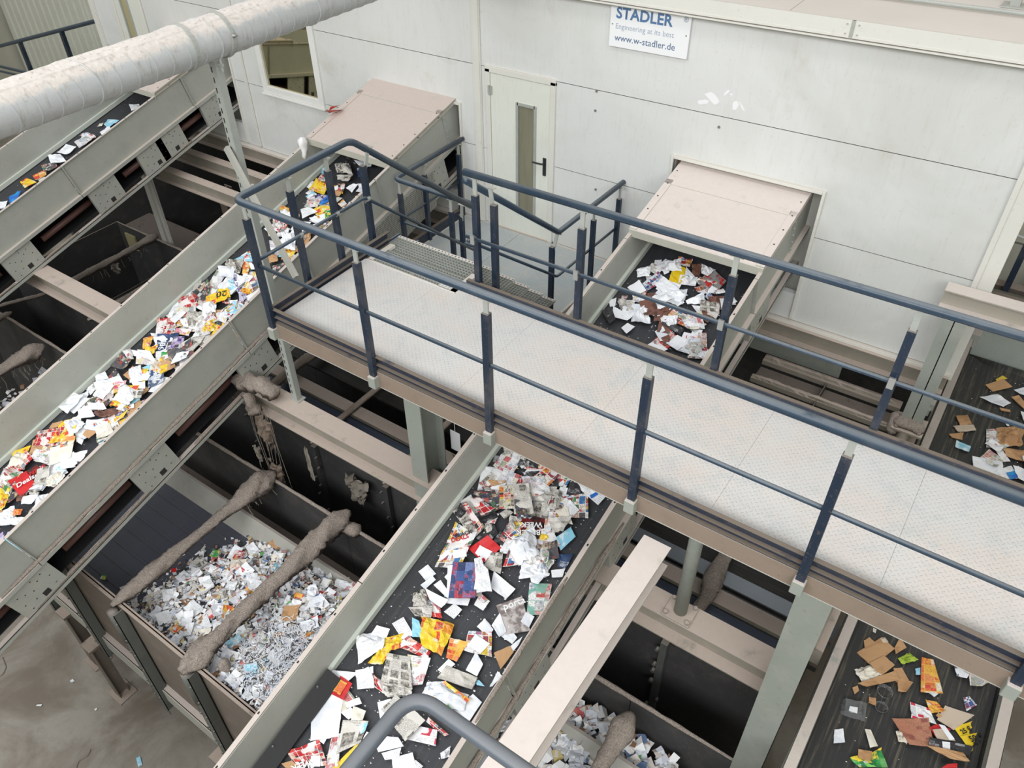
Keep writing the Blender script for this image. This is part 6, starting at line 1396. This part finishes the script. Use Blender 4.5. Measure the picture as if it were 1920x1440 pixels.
# smaller pieces between and under the larger ones
def filler(b, n, x0, x1, y0, y1, kinds, smin, smax, off0, off1, seed, clump=None):
    r = random.Random(seed)
    for i in range(n):
        x = r.uniform(x0, x1); y = r.uniform(y0, y1)
        if clump and not clump(x, y, r): continue
        w = r.uniform(smin, smax); h = w*r.uniform(.6, 1.2); a = r.uniform(0, 6.283); q = []
        for (sx, sy) in ((-1, 1), (1, 1), (1, -1), (-1, -1)):
            jx = sx*w/2*r.uniform(.7, 1.15); jy = sy*h/2*r.uniform(.7, 1.15)
            q += [x+jx*math.cos(a)-jy*math.sin(a), y+jx*math.sin(a)+jy*math.cos(a)]
        sheet(b, r.choice(kinds), r.choice((.1, .2, .3, .5, .8)), r.uniform(off0, off1), q, '', small=w < .12)
KW = ['W', 'W', 'W', 'L', 'L', 'P', 'N', 'F', 'R', 'CR', 'B', 'C', 'Y', 'P', 'W', 'V', 'FD']
def gap1(x, y, r):   # bare belt shows in a few places of the left conveyor
    for (gx, gy, gr) in ((-6.55, 1.75, .22), (-7.4, 2.25, .16), (-7.45, 4.6, .3), (-6.5, 2.75, .10), (-7.4, 5.2, .2), (-6.6, 5.5, .12)):
        if (x-gx)**2+(y-gy)**2 < gr*gr: return False
    return True
filler('C1', 190, -7.5, -6.32, .4, 4.7, KW, .11, .25, .0, .05, 11, gap1)
filler('C1', 95, -7.46, -6.36, 4.5, 6.5, KW, .09, .20, .0, .03, 12, gap1)
filler('C2', 46, -2.9, -1.9, 6.0, 6.95, ['W', 'W', 'L', 'N', 'P', 'F', 'W', 'BR'], .08, .2, .0, .03, 13, lambda x, y, r: y > 6.2 or x > -2.4)
filler('C2', 64, -3.0, -1.95, 3.45, 4.4, ['W', 'L', 'N', 'P', 'F', 'N', 'D', 'R'], .1, .22, .0, .02, 14, lambda x, y, r: x+.35*y < -.85)
filler('C2', 26, -2.98, -2.0, .9, 5.9, ['W', 'W', 'L', 'P', 'C'], .05, .11, .0, .01, 15)
filler('C2', 26, -2.7, -1.95, 5.2, 5.75, KW, .08, .16, .0, .015, 16)
filler('C3', 12, -11.95, -11.0, 3.2, 6.3, ['W', 'P', 'L', 'Y', 'R'], .08, .18, .0, .01, 17)
filler('C4', 12, .25, 1.25, 2.6, 9.0, ['W', 'B', 'PB', 'CR'], .03, .07, .0, .005, 18)
filler('C4', 14, .7, 1.3, 6.2, 9.2, ['W', 'B', 'B', 'L', 'P'], .12, .26, .0, .03, 19)
# crumbs: tiny shreds on the belts
for b, n, sd in (('C1', 500, 1), ('C2', 1500, 2), ('C3', 160, 3), ('C4', 420, 4)):
    r = random.Random(40+sd); a, s, xl, xr, d, bn = BELT[b]; mb = MB()
    for i in range(n):
        x = r.uniform(xl+.06, xr-.06); y = r.uniform(.4, 6.9 if b != 'C4' else 9.3); z = bz(b, y)+.006; e = r.uniform(.002, .008)*(1.6 if r.random() < .1 else 1); t = r.uniform(0, 6.28)
        mb.mat(r.choice(('white_crumb', 'white_crumb', 'white_crumb', 'brown_crumb')) if False else ('ink_white' if r.random() < .8 else 'rag_pale'))
        mb.poly([(x+e*math.cos(t+k*1.57), y+e*math.sin(t+k*1.57)*r.uniform(.4, 1), z+r.uniform(0, .003)) for k in range(4)])
    obj('paper_crumbs', mb, 'ink_white', kind='stuff', label='tiny white paper crumbs scattered over the '+bn, category='crumbs')
# clear plastic packs on the right-hand belt
def mk_clear():
    q = NT('clear_plastic'); q.b.inputs['Transmission Weight'].default_value = .92; q.b.inputs['IOR'].default_value = 1.35; q.b.inputs['Roughness'].default_value = .12
    q.b.inputs['Base Color'].default_value = (.93, .95, .96, 1); return q.m
M['clear'] = mk_clear()
def bowl(x, y, r_, h, lab, seed):
    rr = random.Random(seed); mb = MB(); n = 22; rings = []
    for (k, (f, z)) in enumerate(((1.0, h), (.93, h*.96), (.86, h*.5), (.72, .01), (.0, .004))):
        rings.append([(x+r_*f*(1+.05*mnoise.noise(Vector((math.cos(t)*2+seed, math.sin(t)*2, k))))*math.cos(t), y+r_*f*math.sin(t)*(1+.05*mnoise.noise(Vector((math.sin(t)*2, seed, k)))), bz('C4', 0)-.03+z+.012*mnoise.noise(Vector((math.cos(t)*3, math.sin(t)*3, seed)))) for t in [2*math.pi*i/n for i in range(n)]])
    for a_, c_ in zip(rings[:-1], rings[1:]):
        for i in range(n): mb.poly([a_[i], a_[(i+1) % n], c_[(i+1) % n], c_[i]])
    o = obj('plastic_bowl', mb, 'clear', smooth=True, **T(lab, 'bowl', 'clear plastic packs on the right-hand belt')); o.modifiers.new('thickness', 'SOLIDIFY').thickness = .002
    return o
bowl(.581, 4.465, .062, .045, 'clear round plastic bowl with a pale label, the upper of two', 3)
bowl(.594, 4.318, .050, .035, 'clear round plastic bowl, the lower of two', 5)
b = MB(); n, m = 10, 7; r = random.Random(4)
c4 = [Vector((.303, 4.207, 0)), Vector((.491, 4.291, 0)), Vector((.525, 4.126, 0)), Vector((.33, 4.069, 0))]; g = []
for j in range(m+1):
    g.append([])
    for i in range(n+1):
        u, v = i/n, j/m; p = c4[0]*(1-u)*(1-v)+c4[1]*u*(1-v)+c4[2]*u*v+c4[3]*(1-u)*v; e = min(u, 1-u, v, 1-v)
        g[j].append((p.x, p.y, -6.215+(.045 if e > .1 else .01)*(1 if e > 0 else .2)+.02*mnoise.noise(Vector((u*6, v*5, 2)))))
for j in range(m):
    for i in range(n): b.poly([g[j][i], g[j][i+1], g[j+1][i+1], g[j+1][i]])
o = obj('plastic_tray', b, 'clear', **T('crinkled clear plastic tray with a white sticker on the right-hand belt', 'tray', 'clear plastic packs on the right-hand belt')); o.modifiers.new('thickness', 'SOLIDIFY').thickness = .0015
b = MB(); b.poly([(.385, 4.15, -6.155), (.44, 4.17, -6.15), (.45, 4.12, -6.155), (.39, 4.105, -6.155)]); obj('sticker', b, 'sign', o)
b = MB(); lump(b, [(-7.6, 6.38, -4.03), (-7.6, 6.36, -4.13), (-7.58, 6.34, -4.30)], lambda t: .075-.045*t, .6, 10, 31, 12); obj('tissue_tuft', b, 'ink_white', smooth=True, **T('white tissue tuft caught on the far rim of the left conveyor before its hood', 'tissue'))
b = MB(); b.poly([(-7.66, 6.95, -3.92), (-7.55, 7.1, -3.90), (-7.5, 7.0, -3.86), (-7.6, 6.85, -3.84)]); b.poly([(-7.6, 6.9, -3.86), (-7.55, 7.05, -3.82), (-7.5, 7.0, -3.80), (-7.56, 6.9, -3.80)]); obj('paper_scrap', b, PAL['O'], **T('small orange paper scrap on the top corner of the left hood', 'paper'))
# ------------------------------------------------------------------ the heap of shreds in the bunker
def heap(x, y):
    t = max(0, min(1, (x+6.15)/.9)); ed = max(0, min(1, (3.3-y)/.5)); h = -7.33+.06*t+.17*max(0, min(1, (x+5.9)/1.6))*ed+.16*max(0, min(1, (x+4.95)/.8))*ed
    h += .05*mnoise.noise(Vector((x*1.8, y*1.8, 2)))
    return h
SC = [('ink_white', 30), ('scrap_grey', 34), ('scrap_pale', 18), ('scrap_brown', 8), ('scrap_red', 2), ('scrap_yellow', 2), ('scrap_blue', 2), ('scrap_dark', 8), ('scrap_green', 1)]
for k, c in (('scrap_grey', (214, 218, 226)), ('scrap_pale', (220, 212, 204)), ('scrap_brown', (160, 122, 94)), ('scrap_red', (196, 104, 98)), ('scrap_yellow', (216, 194, 128)), ('scrap_blue', (104, 126, 166)), ('scrap_dark', (74, 70, 72)), ('scrap_green', (96, 160, 90))): M[k] = plain(k, c, .6, 0, .04)
bag = [k for k, w in SC for _ in range(w)]
def shreds(name, n, reg, hf, smin, smax, seed, lab, strips=0):
    r = random.Random(seed); mb = MB()
    for k in SC: mb.mat(k[0])
    made = 0
    while made < n:
        x = r.uniform(reg[0], reg[1]); y = r.uniform(reg[2], reg[3])
        if reg[4] and not reg[4](x, y, r): continue
        made += 1; z = hf(x, y)+r.uniform(-.02, .035); mb.mat(r.choice(bag))
        w = r.uniform(smin, smax); h = w*r.uniform(.4, 1.1); yaw = r.uniform(0, 6.283); t1 = r.gauss(0, .45); t2 = r.gauss(0, .35)
        R3 = Matrix.Rotation(yaw, 3, 'Z') @ Matrix.Rotation(t1, 3, 'X') @ Matrix.Rotation(t2, 3, 'Y'); c = Vector((x, y, z))
        pts = [c+R3 @ Vector((sx*w*r.uniform(.3, .6), sy*h*r.uniform(.3, .6), 0)) for sx, sy in ((-1, -1), (1, -1), (1, 1), (-1, 1))]
        mid = r.uniform(-.25, .25)*w
        a = (pts[0]+pts[1])/2+R3 @ Vector((0, 0, mid)); b_ = (pts[2]+pts[3])/2+R3 @ Vector((0, 0, mid))
        mb.poly([pts[0], a, b_, pts[3]]); mb.poly([a, pts[1], pts[2], b_])
    for k in range(strips):
        mb.mat(r.choice(('ink_white', 'scrap_grey', 'scrap_grey', 'scrap_dark'))); x = min(max(r.gauss(-3.95, .28), -4.6), -3.2); y = min(max(r.gauss(2.05, .2), 1.62), 2.8); z = hf(x, y)+r.uniform(.01, .07); yaw = r.uniform(0, 6.28); L = r.uniform(.05, .12); p = Vector((x, y, z)); wv = .003
        for s_ in range(4):
            q_ = p+Vector((math.cos(yaw), math.sin(yaw), r.uniform(-.35, .35)))*L/4; sd = Vector((-math.sin(yaw), math.cos(yaw), 0))*wv
            mb.poly([p-sd, p+sd, q_+sd, q_-sd]); p = q_; yaw += r.uniform(-.9, .9)
    obj(name, mb, 'ink_white', kind='stuff', label=lab, category='paper heap')
def inA(x, y, r):
    lim = -6.15+.75*max(0, (y-2.2))/1.0-.45*r.random()**2
    if y > 3.0: lim -= .0
    return x > lim
b = MB(); N = 40
for i in range(N):
    for j in range(20):
        X0 = -6.1+i*2.95/N; X1 = -6.1+(i+1)*2.95/N; Y0 = 1.53+j*1.6/20; Y1 = 1.53+(j+1)*1.6/20
        b.poly([(X0, Y0, heap(X0, Y0)-.02), (X1, Y0, heap(X1, Y0)-.02), (X1, Y1, heap(X1, Y1)-.02), (X0, Y1, heap(X0, Y1)-.02)])
obj('heap_core', b, 'scrap_dark', kind='stuff', label='dark underside of the paper heap in the bunker', category='paper heap', smooth=True)
shreds('paper_shreds', 9000, (-6.5, -3.15, 1.56, 3.2, inA), heap, .022, .075, 5, 'heap of small white and coloured paper shreds in the bunker between the conveyors', 2600)
shreds('paper_shreds', 1500, (-2.1, -.35, 1.9, 3.5, lambda x, y, r: (x+1.35)**2/.7+(y-2.9)**2/.9 < 1.1), lambda x, y: -7.3+.1*mnoise.noise(Vector((x, y, 1))), .05, .15, 6, 'dim heap of larger paper pieces deep in the bunker at bottom centre')
shreds('paper_shreds', 160, (-11.3, -9.6, 2.2, 3.5, None), lambda x, y: -7.6, .05, .15, 7, 'few pale papers in the dark bunker at the left edge')
# larger pieces lying on the heap
r = random.Random(21)
BELT['bunk'] = (-7.2, 0, -8.4, 0, 0, 'bunker heap')
big = 0
for i in range(190):
    x = r.uniform(-6.1, -3.3); y = r.uniform(1.62, 3.1)
    if not inA(x, y, r): continue
    w = r.uniform(.08, .17); h = w*r.uniform(.6, 1.1); a = r.uniform(0, 6.28); z = heap(x, y)+.02+r.random()*.02; t1, t2 = r.gauss(0, .25), r.gauss(0, .25)
    k = r.choice(['W', 'W', 'W', 'L', 'L', 'CR', 'P', 'B', 'R', 'O', 'C', 'P', 'L', 'W', 'W', 'N', 'W', 'L']); R3 = Matrix.Rotation(a, 3, 'Z') @ Matrix.Rotation(t1, 3, 'X') @ Matrix.Rotation(t2, 3, 'Y')
    mb = MB(); g = []; q = []
    for jj in range(4):
        for ii in range(4):
            u, v = ii/3-.5, jj/3-.5; p = Vector((x, y, z))+R3 @ Vector((u*w*(1+.15*r.random()), v*h*(1+.15*r.random()), .10*w*(abs(u)*2)**2+r.uniform(-.006, .01))); q.append(tuple(p)); g.append((u*w, v*h))
    mb.v = q
    for jj in range(3):
        for ii in range(3): mb.f.append((jj*4+ii, jj*4+ii+1, jj*4+ii+5, jj*4+ii+4)); mb.mi.append(0)
    zone = ('left of thin dusty tube', 'between both dusty tubes', 'right of thick dusty tube')[0 if x < -6 else 1 if x < -4.8 else 2]; zy = 'heap front' if y < 2.1 else 'heap back' if y > 2.6 else 'heap middle'
    desc = NAMES[k][1]
    o = obj(NAMES[k][0], mb, PAL[k], label=('%s %s %s, %s' % ('larger' if w > .13 else 'small', desc, zone, zy)), category=NAMES[k][2], group='papers on the bunker heap')
    ul = o.data.uv_layers.new(name='UVMap'); dat = []
    for f in mb.f:
        for vi in f: dat += list(g[vi])
    ul.data.foreach_set('uv', dat)
for (x, y, k, w, lab) in ((-5.957, 2.606, 'G', .12, 'green and white card on the big white papers at the left back of the heap'), (-5.69, 2.727, 'R', .16, 'red and black packet at the back of the bunker heap'), (-3.50, 2.05, 'RS', .14, 'red packet at the right end of the heap beside the central conveyor'), (-6.35, 2.1, 'BL', .10, 'dark blue card left of the thin dusty tube on the ribbed belt'), (-6.78, 1.68, 'G', .07, 'small green card by the front rim on the ribbed belt'), (-6.2, 2.2, 'RS', .07, 'small red and white scrap beside the thin dusty tube')):
    SEED[0] += 1; rr = random.Random(SEED[0]); a = rr.uniform(0, 3); mb = MB(); z = max(heap(x, y), -7.30)+.05 if x > -6.1 else -7.295
    pts = [Vector((x+math.cos(a+k_*1.57+.3)*w*.6, y+math.sin(a+k_*1.57+.3)*w*.55, z+rr.uniform(0, .02))) for k_ in range(4)]
    mb.poly(pts); o = obj(NAMES[k][0], mb, PAL[k], **T(lab, NAMES[k][2], 'papers on the bunker heap')); ul = o.data.uv_layers.new(name='UVMap'); ul.data.foreach_set('uv', [0, 0, w, 0, w, w, 0, w])
# litter on the hall floor
for (x, y, w, h, k, lab, a) in ((-6.35, .885, .05, .13, 'C', 'light blue tissue on the hall floor at the bottom edge', 1.2), (-8.05, 1.02, .05, .04, 'W', 'round white scrap on the hall floor left of the bunker leg', 0), (-8.1, .56, .07, .025, 'W', 'small white strip on the bare hall floor', .6), (-7.42, .974, .03, .03, 'W', 'tiny white fleck on the floor in front of the bunker', 0)):
    mb = MB(); rr = random.Random(int(x*100))
    P_ = [(x+(u*w)*math.cos(a)-(v*h)*math.sin(a), y+(u*w)*math.sin(a)+(v*h)*math.cos(a), -9.893+rr.uniform(0, .012)) for u, v in ((-.5, -.5), (.5, -.45), (.6, .5), (-.4, .55))]
    mb.poly(P_); o = obj('floor_litter', mb, PAL[k], **T(lab, 'litter')); ul = o.data.uv_layers.new(name='UVMap'); ul.data.foreach_set('uv', [0, 0, w, 0, w, h, 0, h])
for (pts, lab) in (([(-9.2, .65, -9.89), (-9.0, .6, -9.89), (-8.93, .5, -9.89), (-8.98, .45, -9.89)], 'curled white string on the floor at the left edge'), ([(-7.0, .62, -9.89), (-6.95, .55, -9.89), (-7.0, .45, -9.89), (-6.94, .38, -9.89)], 'short pale string on the floor near the bottom edge')):
    mb = MB(); mb.tube(fillet(pts, .04), .006, 5); obj('floor_string', mb, 'rag_pale', **T(lab, 'litter'))

# labels that several things share get their place in the row, counted from the lower end
seen = {}
for o in bpy.data.objects:
    if o.parent is None and 'label' in o.keys() and o.get('kind') != 'stuff': seen.setdefault(o['label'], []).append(o)
ORD = ['lowest', 'second', 'third', 'fourth', 'fifth', 'sixth', 'seventh', 'eighth', 'ninth', 'tenth', 'eleventh', 'twelfth']
for lab, os_ in seen.items():
    if 1 < len(os_) <= 12:
        os_.sort(key=lambda o: o.location.y)
        for i, o in enumerate(os_): o['label'] = lab+(', '+(ORD[i] if i == 0 else ORD[i]+' up')+' of '+str(len(os_)))
for o in bpy.data.objects:
    if o.parent is None and len(str(o.get('label', '')).split()) > 16: o['label'] = ' '.join(o['label'].replace(' of '+o['label'].split()[-1], '').replace('printed ', '').split()[:16])
